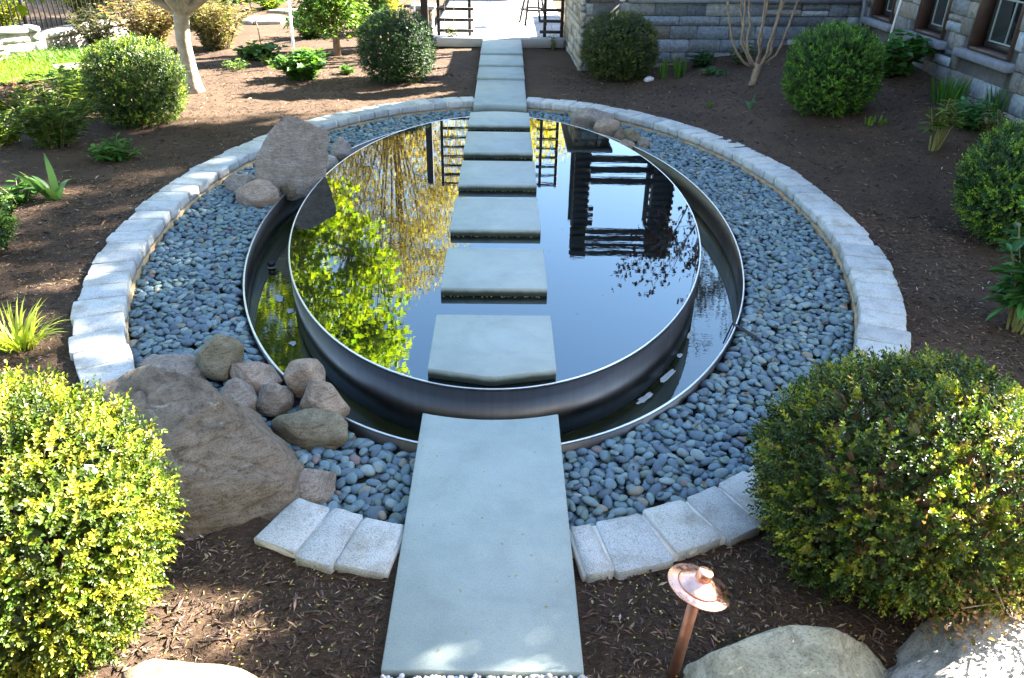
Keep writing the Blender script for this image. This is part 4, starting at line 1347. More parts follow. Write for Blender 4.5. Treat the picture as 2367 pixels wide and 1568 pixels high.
boxwood('bright green clipped shrub right of the multi-stem tree', 5.12, 4.0, .69, .66, 1.25, 3700, .029, [(.035, .1, .012), (.045, .115, .014), (.028, .085, .012)], [(.085, .19, .018), (.1, .21, .02)], 6.0, 'd', 10, (0, 0), .4)
boxwood('bright tipped clipped shrub at the right edge behind the leafy peony', 5.52, -.72, .66, .66, 1.16, 3300, .030, [(.028, .08, .016), (.035, .095, .018)], [(.12, .21, .015), (.14, .23, .02)], 7.0, 'd', 10, (0, 0), .4)
boxwood('small dark clipped shrub cut by the left edge of the picture', -5.10, -1.35, .38, .38, .66, 1100, .034, BXD, TIPG, 8.0, 'd', 9, (0, 0), .25, 0, 900)
# bare twigs on the sunny flank of the lower right boxwood
mb = MB()
for i in range(26):
    p = bc + np.array((rng.uniform(-.1, .75), -.62 + rng.uniform(-.12, .25), rng.uniform(-.42, .1)))
    d = np.array((rng.normal(0, .7), -.3 + rng.normal(0, .3), rng.normal(.2, .5))); d /= np.linalg.norm(d)
    l = rng.uniform(.12, .3)
    V, F = tube([p, p + d * l * .5 + rng.normal(0, .015, 3), p + d * l + rng.normal(0, .03, 3)], [.006, .004, .002], 5, False)
    build('bare_twig', V, F, MAT['bark_tan'], brx, None, tuple(p))
n = 1500
p = bc + np.stack([rng.uniform(-.1, .78, n), -.60 + rng.normal(0, .09, n), rng.uniform(-.52, .0, n)], 1)
V, F, k = leaves(p, rnd_unit(n), rnd_unit(n), .028, .016, 'q')
o = build('dry_foliage', V, F, MAT['leaf_dry'], brx, np.repeat(palette(n, [(.30, .17, .06), (.36, .22, .09), (.22, .13, .05), (.2, .2, .04)], .2), k, 0), None, False); o['kind'] = 'stuff'

# ================================================================== PERENNIALS
def rz_(x, y): return float(gz(x, y)) - .01
def leafy(name, label, cat, x, y, h, spread, nst, per, leafL, leafW, cols, tpl='q', mat='leaf_soft', stem='stem_green', flop=.35, bare=.0, group=None, up=.25, top_only=0.0, stem_r=.006):
    z0 = rz_(x, y)
    root = empty(name, (x, y, z0), label, cat, group)
    mb = MB(); P = []; D = []; N = []; 
    for s in range(nst):
        a = rng.uniform(0, 2 * PI); rr = spread * math.sqrt(rng.uniform(0, 1))
        hh = h * rng.uniform(.65, 1.05) * (1 - flop * (rr / max(spread, .01)) ** 2)
        b0 = np.array((x + .25 * rr * math.cos(a), y + .25 * rr * math.sin(a), z0 - .02))
        e_ = np.array((x + rr * math.cos(a), y + rr * math.sin(a), z0 + hh))
        mid = b0 * .5 + e_ * .5 + np.array((0, 0, hh * .14)) - .12 * (e_ - b0) * (1, 1, 0)
        V, F = tube([b0, mid, e_], [stem_r, stem_r * .8, stem_r * .45], 5, False)
        if nst <= 26: build('stem', V, F, MAT[stem], root, None, tuple(b0))
        else: mb.add(V, F)
        t = top_only + (1 - top_only) * np.sort(rng.uniform(bare, 1, per)); t = np.clip(t, 0, 1)
        pts = ((1 - t) ** 2)[:, None] * b0 + (2 * t * (1 - t))[:, None] * mid + (t ** 2)[:, None] * e_
        az = rng.uniform(0, 2 * PI, per)
        P.append(pts)
        D.append(np.stack([np.cos(az), np.sin(az), rng.normal(up, .25, per)], 1))
        N.append(np.stack([rng.normal(0, .35, per), rng.normal(0, .35, per), np.ones(per)], 1))
    P = np.concatenate(P); D = np.concatenate(D); N = np.concatenate(N); n = len(P)
    L = leafL * rng.uniform(.6, 1.2, n)
    V, F, k = leaves(P, D, N, L, L * leafW / leafL, tpl, .15, .22)
    C = palette(n, cols, .2)
    o = build('foliage', V, F, MAT[mat], root, np.repeat(C, k, 0), None, False); o['kind'] = 'stuff'
    if nst > 26: mb.build('stem', MAT[stem], root)['kind'] = 'stuff'
    return root

def strappy(name, label, cat, x, y, h, n, w, cols, spread=.12, out=.3, droop=.3, group=None, flat=0.0, mat='leaf_soft'):
    z0 = rz_(x, y)
    root = empty(name, (x, y, z0), label, cat, group)
    a = rng.uniform(0, 2 * PI, n); rr = spread * np.sqrt(rng.uniform(0, 1, n))
    P = np.stack([x + rr * np.cos(a), y + rr * np.sin(a) * .7, np.full(n, z0)], 1)
    D = np.stack([np.cos(a) * out * rng.uniform(.3, 1.3, n), np.sin(a) * out * rng.uniform(.3, 1.3, n), np.ones(n)], 1)
    V, F, k = strap_blades(P, D, h * rng.uniform(.6, 1.05, n), w * rng.uniform(.7, 1.2, n), droop * rng.uniform(.3, 1.4, n), 5, rng.uniform(-.6, .6, n))
    C = palette(n, cols, .18)
    if n <= 14:
        kk = k
        for i in range(n):
            f = F[0][:5] 
            build('leaf', V[i * kk:(i + 1) * kk], f, MAT[mat], root, np.broadcast_to(C[i], (kk, 3)), tuple(P[i]), True)
    else:
        o = build('foliage', V, F, MAT[mat], root, np.repeat(C, k, 0), None, False); o['kind'] = 'stuff'
    return root
GR = [(.05, .13, .02), (.065, .15, .025), (.045, .11, .02)]
YG = [(.15, .22, .02), (.12, .2, .018), (.19, .25, .03)]
# left bed
leafy('perennial', 'tall loose leafy perennial left of the sunlit clipped globe', 'plant', -6.2, 2.40, 1.0, .74, 50, 38, .12, .045, [(.06, .11, .016), (.08, .14, .02), (.05, .09, .014), (.12, .17, .02)], 'd', 'leaf_soft', 'stem_green', .5, .08)
leafy('perennial', 'low bright green leafy clump at the foot of the tall loose perennial', 'plant', -5.05, 1.75, .3, .36, 26, 16, .13, .05, GR + [(.09, .2, .04)], 'q', flop=.5)
leafy('perennial', 'sunlit yellow green sprouting plant left of the tall loose perennial', 'plant', -7.0, 2.5, .5, .45, 20, 14, .14, .06, YG, 'q', flop=.4)
leafy('perennial', 'sunlit yellow leaved shrub against the left flank of the clipped globe', 'plant', -6.7, 4.3, .85, .5, 27, 24, .13, .07, YG, 'd', flop=.3)
leafy('ground_cover', 'low coppery red ground cover at the edge of the lawn', 'plant', -8.2, 4.6, .34, .9, 60, 14, .13, .07, [(.30, .12, .06), (.35, .17, .09), (.26, .13, .05), (.2, .16, .05)], 'd', 'leaf_soft', 'bark_dark', .15)
leafy('perennial', 'green and yellow shrublet at the lawn edge behind the coppery ground cover', 'plant', -7.45, 5.55, .6, .38, 20, 16, .14, .07, GR + YG, 'd')
leafy('perennial', 'small sprawling green plant by the little dark shrub at the left edge', 'plant', -5.45, .1, .26, .32, 12, 12, .12, .06, GR, 'q', flop=.5)
strappy('bulb_plant', 'broad arching blue green strap leaves in the left bed', 'plant', -5.08, .22, .62, 11, .075, [(.07, .16, .05), (.06, .14, .045), (.09, .18, .05)], .10, .55, .45)
strappy('ornamental_grass', 'tuft of bright lime yellow grass above the left boxwood', 'grass', -3.68, -3.18, .46, 130, .016, [(.30, .36, .03), (.24, .33, .03), (.38, .42, .06)], .13, .62, .38)
# behind the pale trunk
leafy('peony_plant', 'bushy green lobed leaved plant at the foot of the thin pale stake', 'plant', -3.82, 7.15, .66, .52, 40, 22, .17, .15, [(.06, .15, .025), (.08, .19, .03), (.1, .2, .03), (.05, .13, .03)], 'm', flop=.45)
leafy('perennial', 'low dark green spreading plant left of the thin pale stake', 'plant', -5.2, 9.3, .34, .62, 34, 14, .16, .12, GR, 'd')
leafy('perennial', 'thin sprouting plant on the sunny mulch right of the pale trunk', 'plant', -5.35, 7.95, .24, .32, 16, 10, .1, .03, [(.1, .17, .03), (.07, .14, .03)], 'd')
leafy('perennial', 'tiny bright green tuft between the pale trunk and the bushy lobed plant', 'plant', -4.95, 8.6, .2, .16, 10, 8, .1, .04, YG, 'd')
leafy('perennial', 'small green plant right of the bushy lobed plant', 'plant', -3.1, 7.65, .2, .2, 10, 10, .1, .06, GR, 'd')
leafy('copper_shrub', 'coppery bronze shrub behind the pale trunk', 'shrub', -6.5, 10.4, 1.35, .95, 110, 30, .13, .05, [(.2, .15, .06), (.24, .2, .08), (.15, .12, .05), (.14, .18, .04)], 'd', 'leaf_soft', 'bark_dark', .25)
leafy('copper_shrub', 'wide bronze shrub left of the pale trunk, behind the sunlit globe', 'shrub', -8.2, 10.8, 1.25, 1.1, 110, 28, .13, .05, [(.22, .14, .07), (.28, .19, .09), (.12, .13, .04), (.3, .26, .1)], 'd', 'leaf_soft', 'bark_dark', .25)
leafy('shrub', 'dark dense shrub at the end of the pale stone wall', 'shrub', -9.0, 10.1, .95, .7, 70, 26, .1, .05, [(.04, .05, .02), (.06, .075, .025), (.1, .1, .05)], 'd', 'leaf_soft', 'bark_dark', .25)
leafy('shrub', 'golden yellow shrub right of the feathery evergreen', 'shrub', -3.1, 13.2, 1.3, .75, 80, 26, .13, .06, [(.34, .32, .03), (.28, .29, .03), (.4, .36, .06), (.16, .2, .03)], 'd', 'leaf_soft', 'bark_tan', .2)
leafy('shrub', 'dark green low shrub on the slope behind the thin pale stake', 'shrub', -4.75, 12.2, .7, .75, 60, 20, .12, .07, GR, 'd', 'leaf_soft', 'bark_dark', .3)
leafy('shrub', 'bright yellow green plants beside the far flagstones', 'shrub', -7.2, 17.5, .55, .6, 40, 14, .16, .1, YG, 'd')
leafy('shrub', 'wide yellow green spring shrub close behind the iron fence, nearest one', 'shrub', -13.2, 8.9, 1.7, 1.3, 110, 30, .15, .09, YG + [(.3, .3, .04)], 'd', 'leaf_lime', 'bark_tan', .2)
leafy('shrub', 'yellow green spring shrub close behind the bend of the iron fence', 'shrub', -11.7, 10.6, 1.3, 1.0, 100, 30, .14, .08, YG + [(.3, .3, .04)], 'd', 'leaf_lime', 'bark_tan', .2)
leafy('shrub', 'yellow green spring shrub behind the iron fence, left one', 'shrub', -12.6, 11.8, 1.7, 1.3, 90, 30, .16, .09, YG + [(.3, .28, .04)], 'd', 'leaf_lime', 'bark_tan', .2)
leafy('shrub', 'yellow green spring shrub behind the iron fence, right one', 'shrub', -11.2, 14.6, 1.6, 1.4, 90, 30, .16, .09, YG + [(.3, .28, .04)], 'd', 'leaf_lime', 'bark_tan', .2)
leafy('shrub', 'loose yellow shrub on the far slope beyond the flagstones', 'shrub', -8.6, 19.5, 1.4, 1.3, 80, 28, .18, .1, YG + [(.34, .3, .05)], 'd', 'leaf_lime', 'bark_tan', .2)
leafy('shrub', 'loose golden shrub on the far slope left of the short pillar', 'shrub', -4.4, 16.5, 1.3, 1.1, 80, 28, .17, .1, YG + [(.34, .3, .05)], 'd', 'leaf_lime', 'bark_tan', .2)
leafy('climber', 'young vine climbing the strings of the left trellis', 'plant', -1.25, 11.33, .5, .18, 9, 6, .11, .07, YG, 'q', flop=.1)
leafy('climber', 'small sprout at the foot of the right trellis', 'plant', 1.2, 11.33 - .4, .4, .1, 6, 5, .09, .05, GR, 'q', flop=.1)
# right bed
strappy('iris_plant', 'left upright fan of iris leaves between the olive globe and the tan stems', 'plant', 3.14, 7.22, .44, 30, .022, [(.05, .13, .02), (.06, .16, .025), (.1, .2, .03)], .07, .16, .05, 'iris fans by the retaining wall')
strappy('iris_plant', 'right upright fan of iris leaves, with a wider second tuft', 'plant', 3.44, 7.16, .46, 34, .022, [(.05, .13, .02), (.06, .16, .025), (.1, .2, .03)], .10, .16, .05, 'iris fans by the retaining wall')
leafy('perennial', 'low dark green plant at the foot of the retaining wall', 'plant', 4.0, 7.95, .3, .3, 26, 14, .12, .05, [(.025, .09, .03), (.035, .11, .04)], 'd')
leafy('perennial', 'flat green cushion plant in front of the low dark plant', 'plant', 4.1, 7.1, .12, .28, 40, 10, .08, .035, [(.03, .12, .045), (.04, .14, .05)], 'd', flop=.6)
leafy('perennial', 'dim green plant behind the forked base of the multi-stem tree', 'plant', 4.75, 7.6, .42, .3, 16, 12, .12, .06, [(.03, .09, .025)], 'd')
strappy('sprout', 'little green sprout on the mulch beyond the far right stone cluster', 'plant', 3.53, 4.82, .11, 9, .03, [(.09, .2, .02)], .03, .5, .1)
strappy('bulb_plant', 'bent pair of tulip leaves between the multi-stem tree and the kerb', 'plant', 4.1, 4.5, .34, 4, .05, [(.06, .15, .06), (.05, .13, .05)], .04, .6, .5)
strappy('sprout', 'row of short yellow green shoots before the bright green clipped shrub', 'plant', 5.6, 3.2, .15, 26, .028, [(.14, .25, .02), (.1, .2, .02)], .17, .2, .05)
leafy('peony_plant', 'leggy peony with bare yellow stems at the right', 'plant', 5.95, 2.1, .70, .28, 13, 12, .15, .045, [(.08, .12, .015), (.1, .14, .02), (.06, .1, .015)], 'q', 'leaf_soft', 'stem_green', .25, .1, None, .1, .62, .013)
leafy('sedum_plant', 'rounded fresh green sedum mound behind the leggy peony', 'plant', 6.8, 2.85, .46, .34, 60, 14, .12, .075, [(.05, .17, .05), (.06, .2, .06), (.04, .14, .045)], 'q', flop=.55)
leafy('hydrangea', 'broad leaved hydrangea under the first window', 'shrub', 6.75, 5.55, .72, .58, 26, 16, .2, .13, [(.04, .14, .025), (.05, .17, .03), (.035, .12, .02)], 'q', 'leaf_soft', 'bark_tan', .2)
strappy('daylily', 'clump of upright daylily leaves below the third window', 'plant', 7.0, 3.95, .48, 90, .022, [(.05, .14, .02), (.06, .17, .025), (.04, .11, .018)], .26, .22, .12, 'daylily clumps under the windows')
strappy('daylily', 'larger daylily clump at the right edge of the picture', 'plant', 7.55, 3.3, .55, 110, .024, [(.05, .14, .02), (.06, .17, .025), (.04, .11, .018)], .30, .22, .14, 'daylily clumps under the windows')
leafy('peony_plant', 'thin reddish green plant between the sedum and the right edge shrub', 'plant', 6.75, 2.0, .55, .3, 10, 9, .13, .05, [(.08, .1, .02), (.12, .1, .03), (.06, .1, .02)], 'q', 'leaf_soft', 'stem_green', .2, .1, None, .1, .5, .009)
strappy('dried_plant', 'pale dry tuft left of the right edge shrub', 'plant', 6.4, 1.75, .2, 60, .012, [(.22, .16, .11), (.28, .2, .14)], .09, .5, .2, None, 0, 'leaf_dry')
leafy('peony_plant', 'tall glossy leaved peony with red stems at the right edge', 'plant', 4.40, -2.72, 1.2, .44, 26, 24, .2, .06, [(.035, .11, .022), (.045, .14, .03), (.03, .09, .02), (.06, .17, .04)], 'q', 'leaf_box', 'stem_green', .25, .2, None, .12, .12, .011)
for (x, y) in ((4.9, 1.2), (6.0, 2.9), (-4.5, 1.6), (-5.1, 2.3), (3.2, -3.2)):
    pass
# lawn
V, F = ell_fan(1, 1, 0, 60, 6)
ax = np.array([(-10.0, 6.9), (2.0, 1.6)])
V = np.stack([ax[0, 0] + V[:, 0] * ax[1, 0] + V[:, 1] * .5, ax[0, 1] + V[:, 1] * ax[1, 1] + V[:, 0] * .5, np.full(len(V), -.022)], 1)
tag(build('lawn', V, F, MAT['lawn']), 'small patch of sunlit lawn at the upper left', None, None, 'structure')
n = 16000
u = rnd_unit(n); r_ = np.sqrt(rng.uniform(0, 1, n)); a = rng.uniform(0, 2 * PI, n)
bx, by = r_ * np.cos(a), r_ * np.sin(a)
P = np.stack([ax[0, 0] + bx * ax[1, 0] + by * .5, ax[0, 1] + by * ax[1, 1] + bx * .5, np.full(n, -.025)], 1)
V, F, k = leaves(P, np.stack([rng.normal(0, .5, n), rng.normal(0, .5, n), np.ones(n)], 1), u, rng.uniform(.05, .1, n), .012, 'd')
tag(build('lawn_grass', V, F, MAT['leaf_soft'], None, np.repeat(palette(n, [(.13, .22, .02), (.17, .26, .02), (.1, .18, .015)], .2), k, 0), None, False), 'short sunlit lawn grass at the upper left', None, None, 'stuff')
n = 2600
P = np.stack([rng.normal(-9.3, .7, n), rng.normal(9.0, .45, n), np.full(n, -.06)], 1)
V, F, k = strap_blades(P, np.stack([rng.normal(0, .5, n), rng.normal(0, .5, n), np.ones(n)], 1), rng.uniform(.15, .35, n), .02, .4, 3)
tag(build('tall_grass', V, F, MAT['leaf_soft'], None, np.repeat(palette(n, [(.1, .2, .03), (.14, .22, .03), (.08, .16, .03)], .2), k, 0), None, False), 'longer green grass at the foot of the pale garden wall', None, None, 'stuff')

# ================================================================== TREES
def curve_pts(a, b, sag, n=6, wob=.03):
    a = np.array(a, float); b = np.array(b, float)
    t = np.linspace(0, 1, n)[:, None]
    m = (a + b) / 2 + np.array(sag)
    p = (1 - t) ** 2 * a + 2 * t * (1 - t) * m + t ** 2 * b
    w = rng.normal(0, wob, p.shape); w[0] = 0; w[-1] = 0
    return p + w

def crown_tree(name, label, base, fork, trunk_pts, trunk_r, centre, rad, nclus, per, clr, leafL, cols, tpl, mat, bark, keep=None, limbs=9, shell=.5, hang=0.0, group=None, leafW=None, cat='tree', twig=.012):
    root = empty(name, base, label, cat, group)
    fork = np.array(fork, float)
    V, F = tube(trunk_pts, trunk_r, 14)
    ctr = np.array(trunk_pts, float)
    for i in range(len(V)):
        w = 1 + .10 * noise.noise(Vector((V[i, 0] * 5, V[i, 1] * 5, V[i, 2] * 1.2)))
        j = i // 14
        if j < len(ctr): V[i] = ctr[j] + (V[i] - ctr[j]) * w
    build('trunk', V, F, MAT[bark], root)
    c = np.array(centre, float); rad = np.array(rad, float)
    K = []
    while len(K) < nclus:
        u = rnd_unit(1)[0] * rng.uniform(shell, 1) ** .6
        p = c + u * rad
        if keep is None or keep(p): K.append(p)
    K = np.array(K)
    mb = MB()
    # main limbs reach evenly spread cluster centres, twigs join the rest to the nearest limb
    idx = rng.choice(len(K), min(limbs, len(K)), replace=False)
    nodes = [fork]
    for i in idx:
        e_ = K[i]
        pts = curve_pts(fork + rng.normal(0, trunk_r[-1] * .3, 3), e_, (0, 0, .12 * np.linalg.norm(e_ - fork)), 7, .04)
        mb.add(*tube(pts, np.linspace(trunk_r[-1] * .55, twig, 7), 7, False))
        nodes += list(pts[2:])
    nodes = np.array(nodes)
    for i in range(len(K)):
        d = np.linalg.norm(nodes - K[i], axis=1)
        a = nodes[np.argmin(d)]
        if d.min() < .05: continue
        mb.add(*tube(curve_pts(a, K[i], (0, 0, .08 * d.min()), 4, .03), np.linspace(twig * 1.1, twig * .4, 4), 5, False))
    mb.build('branch', MAT[bark], root)['kind'] = 'stuff'
    n = nclus * per
    ci = np.repeat(np.arange(nclus), per)
    off = rnd_unit(n) * (rng.uniform(0, 1, n) ** .45)[:, None] * clr * np.array((1.15, 1.15, .7))
    P = K[ci] + off
    D = off / (np.linalg.norm(off, axis=1)[:, None] + 1e-6) + rng.normal(0, .45, (n, 3)); D[:, 2] -= hang
    N = rng.normal(0, .5, (n, 3)) + (0, 0, 1)
    L = leafL * rng.uniform(.6, 1.25, n)
    V, F, k = leaves(P, D, N, L, L * (leafW or .8), tpl, .15, .2)
    tone = rng.uniform(.75, 1.2, nclus)[ci][:, None]
    C = np.clip(palette(n, cols, .18) * tone, .002, 1)
    o = build('crown', V, F, MAT[mat], root, np.repeat(C, k, 0), None, False); o['kind'] = 'stuff'
    return root

LIME = [(.27, .36, .012), (.32, .40, .015), (.21, .31, .012), (.36, .41, .02)]
# young lime-green maple with the pale trunk; its crown hangs just above the picture and shows in the water
tx, ty = -5.5, 5.97
def keep_m(p):
    # drooping right flank, open below the picture's top edge
    x, y, z = p
    if z < 1.75 + .12 * max(0, y - 3): return False
    k = (z - 1.1) / .649
    if (x - .87 * k + 5.5) ** 2 + (y - .49 * k - 3.75) ** 2 < 1.1: return False   # pruned where it would shade the globe
    return x < -1.75 - .42 * max(0, 5.3 - z)
tr = crown_tree('maple_tree', 'young maple with a smooth pale trunk forking at the top edge and lime green leaves', (tx, ty, -.06), (tx + .05, ty, 1.28),
                [(tx + .02, ty, -.15), (tx, ty, .02), (tx - .02, ty, .35), (tx - .04, ty, .8), (tx, ty, 1.15), (tx + .03, ty, 1.32)],
                [.20, .155, .125, .118, .13, .14], (-4.2, 5.2, 3.9), (2.9, 2.3, 2.5), 290, 92, .38, .125, LIME, 'm', 'leaf_lime', 'bark_pale', keep_m, 12, .35, .3, None, .95)
mb = MB()
for (e_, r0) in (((tx - .75, ty - .25, 1.95), .085), ((tx + .85, ty + .1, 2.0), .09), ((tx + .1, ty + .5, 2.3), .09), ((tx - .15, ty - .4, 2.5), .075)):
    V, F = tube(curve_pts((tx + .03, ty, 1.22), e_, ((e_[0] - tx) * .12, 0, -.12), 6, .01), np.linspace(r0, r0 * .7, 6), 9, False)
    build('limb', V, F, MAT['bark_pale'], tr, None, (tx + .03, ty, 1.22))
# the same kind of tree further left: its low branch enters the upper left corner
def keep_b(p): return p[2] > 1.42 + .07 * (4 - p[1]) and p[0] < -4.9 + .0 * p[2]
crown_tree('maple_tree', 'lime leaved branch reaching into the upper left corner from a maple outside the picture', (-8.9, .6, -.06), (-8.8, .7, 1.6),
           [(-8.9, .6, -.2), (-8.9, .6, .4), (-8.85, .65, 1.1), (-8.8, .7, 1.65)], [.16, .12, .1, .095], (-6.9, 1.9, 2.5), (2.0, 1.6, 1.1), 60, 26, .33, .17, LIME[:3], 'm', 'leaf_lime', 'bark_pale', keep_b, 8, .2, .3, None, .95)

# multi-stem small tree before the retaining wall
mx_, my_, mz_ = 4.55, 5.98, float(gz(4.55, 5.98))
ms = empty('multi_stem_tree', (mx_, my_, mz_), 'small tree with many bare tan stems fanning up before the retaining wall', 'tree')
V, F = tube([(mx_ - .01, my_, mz_ - .1), (mx_, my_, mz_ + .05), (mx_ + .02, my_, mz_ + .2), (mx_ + .03, my_, mz_ + .34)], [.10, .068, .07, .085], 12)
build('trunk', V, F, MAT['bark_tan'], ms)
tips = []
for i, (dx_, dy_, k0, r0) in enumerate(((-.62, .1, .75, .034), (-.42, -.15, .6, .036), (-.22, .2, .4, .040), (-.08, -.1, .2, .042), (.06, .15, .2, .040), (.17, -.2, .3, .044), (.30, .1, .5, .038), (.48, -.05, .8, .038), (-.3, .35, .5, .030), (.38, .3, .6, .03))):
    b0 = np.array((mx_ + .02 + dx_ * .08, my_ + dy_ * .1, mz_ + .26))
    p1 = np.array((mx_ + dx_ * .62, my_ + dy_ * .6, mz_ + .44 + .1 * (1 - k0)))
    p2 = np.array((mx_ + dx_ * .92, my_ + dy_, mz_ + .95))
    p3 = np.array((mx_ + dx_ * 1.05, my_ + dy_ * 1.2, mz_ + 1.5))
    p4 = np.array((mx_ + dx_ * 1.7, my_ + dy_ * 2.0, mz_ + 2.7))
    t = np.linspace(0, 1, 9); ctrl = [b0, p1, p2, p3, p4]
    seg = np.interp(t * 4, range(5), range(5))
    pts = np.array([[np.interp(s, range(5), [c[j] for c in ctrl]) for j in range(3)] for s in seg])
    pts[1:-1] = (pts[:-2] + 2 * pts[1:-1] + pts[2:]) / 4
    pts[1:-1] += rng.normal(0, .018, pts[1:-1].shape)
    r0 *= .74
    V, F = tube(pts, np.linspace(r0, r0 * .45, 9), 8)
    st = build('stem', V, F, MAT['bark_tan'], ms)
    tips.append(pts[-1])
    mb = MB()
    for j in (5, 6, 7):
        d = np.array((rng.normal(dx_ * .6, .3), rng.normal(0, .3), rng.uniform(.5, 1)))
        e_ = pts[j] + d * rng.uniform(.4, .8)
        V, F = tube(curve_pts(pts[j], e_, (0, 0, -.05), 4, .02), [r0 * .4, r0 * .32, r0 * .22, .004], 5, False)
        build('twig', V, F, MAT['bark_tan'], st, None, tuple(pts[j]))
        tips.append(e_)
RED = [(.10, .018, .018), (.14, .022, .02), (.05, .03, .02), (.04, .045, .018)]
nK = 70
K = np.array(tips)[rng.integers(0, len(tips), nK)] + rng.normal(0, .45, (nK, 3)) * (1.2, .7, 1) + (-.5, 0, .75)
K = K[K[:, 2] > mz_ + 1.9]
ci = np.repeat(np.arange(len(K)), 16); n = len(ci)
P = K[ci] + rng.normal(0, .13, (n, 3))
D = rng.normal(0, 1, (n, 3)); D[:, 2] -= .8
V, F, k = leaves(P, D, rnd_unit(n), .12 * rng.uniform(.6, 1.2, n), .08, 'm')
o = build('foliage', V, F, MAT['leaf_soft'], ms, np.repeat(palette(n, RED, .2), k, 0), None, False); o['kind'] = 'stuff'
mb = MB()
for p in K:
    tp = np.array(tips); a = tp[np.argmin(np.linalg.norm(tp - p, axis=1))]
    mb.add(*tube(curve_pts(a, p, (0, 0, .1), 4, .03), [.012, .009, .006, .003], 5, False))
mb.build('fine_twigs', MAT['bark_tan'], ms)['kind'] = 'stuff'

# feathery evergreen behind the thin pale stake
def conifer(label, x, y, z0, h, r, n, cols, seed, group=None, low=.22):
    root = empty('evergreen_tree', (x, y, z0), label, 'tree', group)
    V, F = tube([(x, y, z0 - .1), (x, y, z0 + h * .5), (x, y, z0 + h * .97)], [.085 * h / 2.4, .05 * h / 2.4, .01], 9)
    build('trunk', V, F, MAT['bark_tan'], root)
    mb = MB(); P = []; D = []; 
    nb = int(n / 90)
    for i in range(nb):
        t = low + (1 - low) * (i / nb) ** .9
        R0 = r * (1 - (t - low) / (1.02 - low)) ** .75 * rng.uniform(.7, 1.12)
        a = i * 2.4 + rng.uniform(-.4, .4)
        d = np.array((math.cos(a), math.sin(a), 0))
        p0 = np.array((x, y, z0 + h * (t - .05))); p1 = p0 + d * R0 + (0, 0, .12 * R0 + .04)
        pts = curve_pts(p0, p1, (0, 0, .12 * R0), 6, .01)
        mb.add(*tube(pts, np.linspace(.016, .004, 6), 5, False))
        m = 90
        s = rng.uniform(.2, 1, m)
        w = rng.normal(0, .24, m) * R0 * (1.15 - s)
        side = np.array((-d[1], d[0], 0))
        q = p0 + (p1 - p0) * s[:, None] + side * w[:, None] + np.stack([np.zeros(m), np.zeros(m), .1 * R0 * np.sin(s * PI) + rng.normal(0, .05 * R0 + .015, m)], 1)
        P.append(q); D.append(d * .8 + side * (np.sign(w) * .7)[:, None] + rng.normal(0, .3, (m, 3)) - (0, 0, .1))
    P = np.concatenate(P); D = np.concatenate(D); k_ = len(P)
    V, F, k = leaves(P, D, rng.normal(0, .5, (k_, 3)) + (0, 0, 1), rng.uniform(.07, .15, k_) * h / 2.4, .05 * h / 2.4, 'd', .1, .25)
    o = build('crown', V, F, MAT['leaf_soft'], root, np.repeat(palette(k_, cols, .25), k, 0), None, False); o['kind'] = 'stuff'
    mb.build('branch', MAT['bark_dark'], root)['kind'] = 'stuff'
    return root
conifer('feathery yellow green evergreen behind the bushy lobed plant', -3.65, 9.75, -.06, 2.5, .98, 9000, [(.09, .17, .02), (.13, .22, .025), (.06, .12, .02), (.16, .25, .03)], 1, None, .2)
conifer('dark green evergreen spreading behind the feathery one', -2.85, 10.6, -.06, 1.4, .62, 3600, [(.045, .1, .02), (.06, .13, .02)], 2, None, .2)

# tall spring trees beyond the garden, seen in the water
TAN = [(.34, .26, .06), (.28, .22, .06), (.40, .32, .07), (.24, .19, .08)]
GOLD = [(.42, .36, .03), (.36, .31, .03), (.46, .4, .06)]
def tall(label, x, y, h, r, cols, nclus, per, leafL, group='spring trees beyond the garden', z0=-.1, wob=.5):
    f = h * .28
    return crown_tree('spring_tree', label, (x, y, z0), (x, y, f), [(x, y, z0 - .2), (x + .05, y, f * .5), (x, y, f)], [.2 * h / 10, .14 * h / 10, .1 * h / 10],
                      (x, y, h * .62), (r, r, h * .40), nclus, per, .62, leafL, cols, 'd', 'leaf_lime', 'bark_tan', None, 26, .3, .3, group, .7, 'tree', .014)
tall('tall tan budding tree beyond the left end of the patio', -4.6, 24, 13, 3.4, TAN, 420, 80, .115)
tall('broad tan budding tree left of the tallest one', -9.5, 25, 12, 3.6, TAN + GOLD, 380, 80, .115)
tall('golden leaved tree straight behind the patio', .8, 31, 9.0, 3.4, GOLD, 240, 70, .16)
tall('low golden tree behind the patio on the right', 5.2, 33, 7.6, 3.0, GOLD, 150, 44, .24)
tall('olive tree at the left rim of the garden', -14.5, 21, 10, 3.6, [(.14, .18, .03), (.2, .22, .04), (.25, .22, .06)], 200, 40, .2)
conifer('tall dark evergreen behind the copper shrubs', -7.9, 15.2, -.1, 5.6, 1.5, 9000, [(.03, .075, .018), (.045, .1, .02)], 3, None, .12)
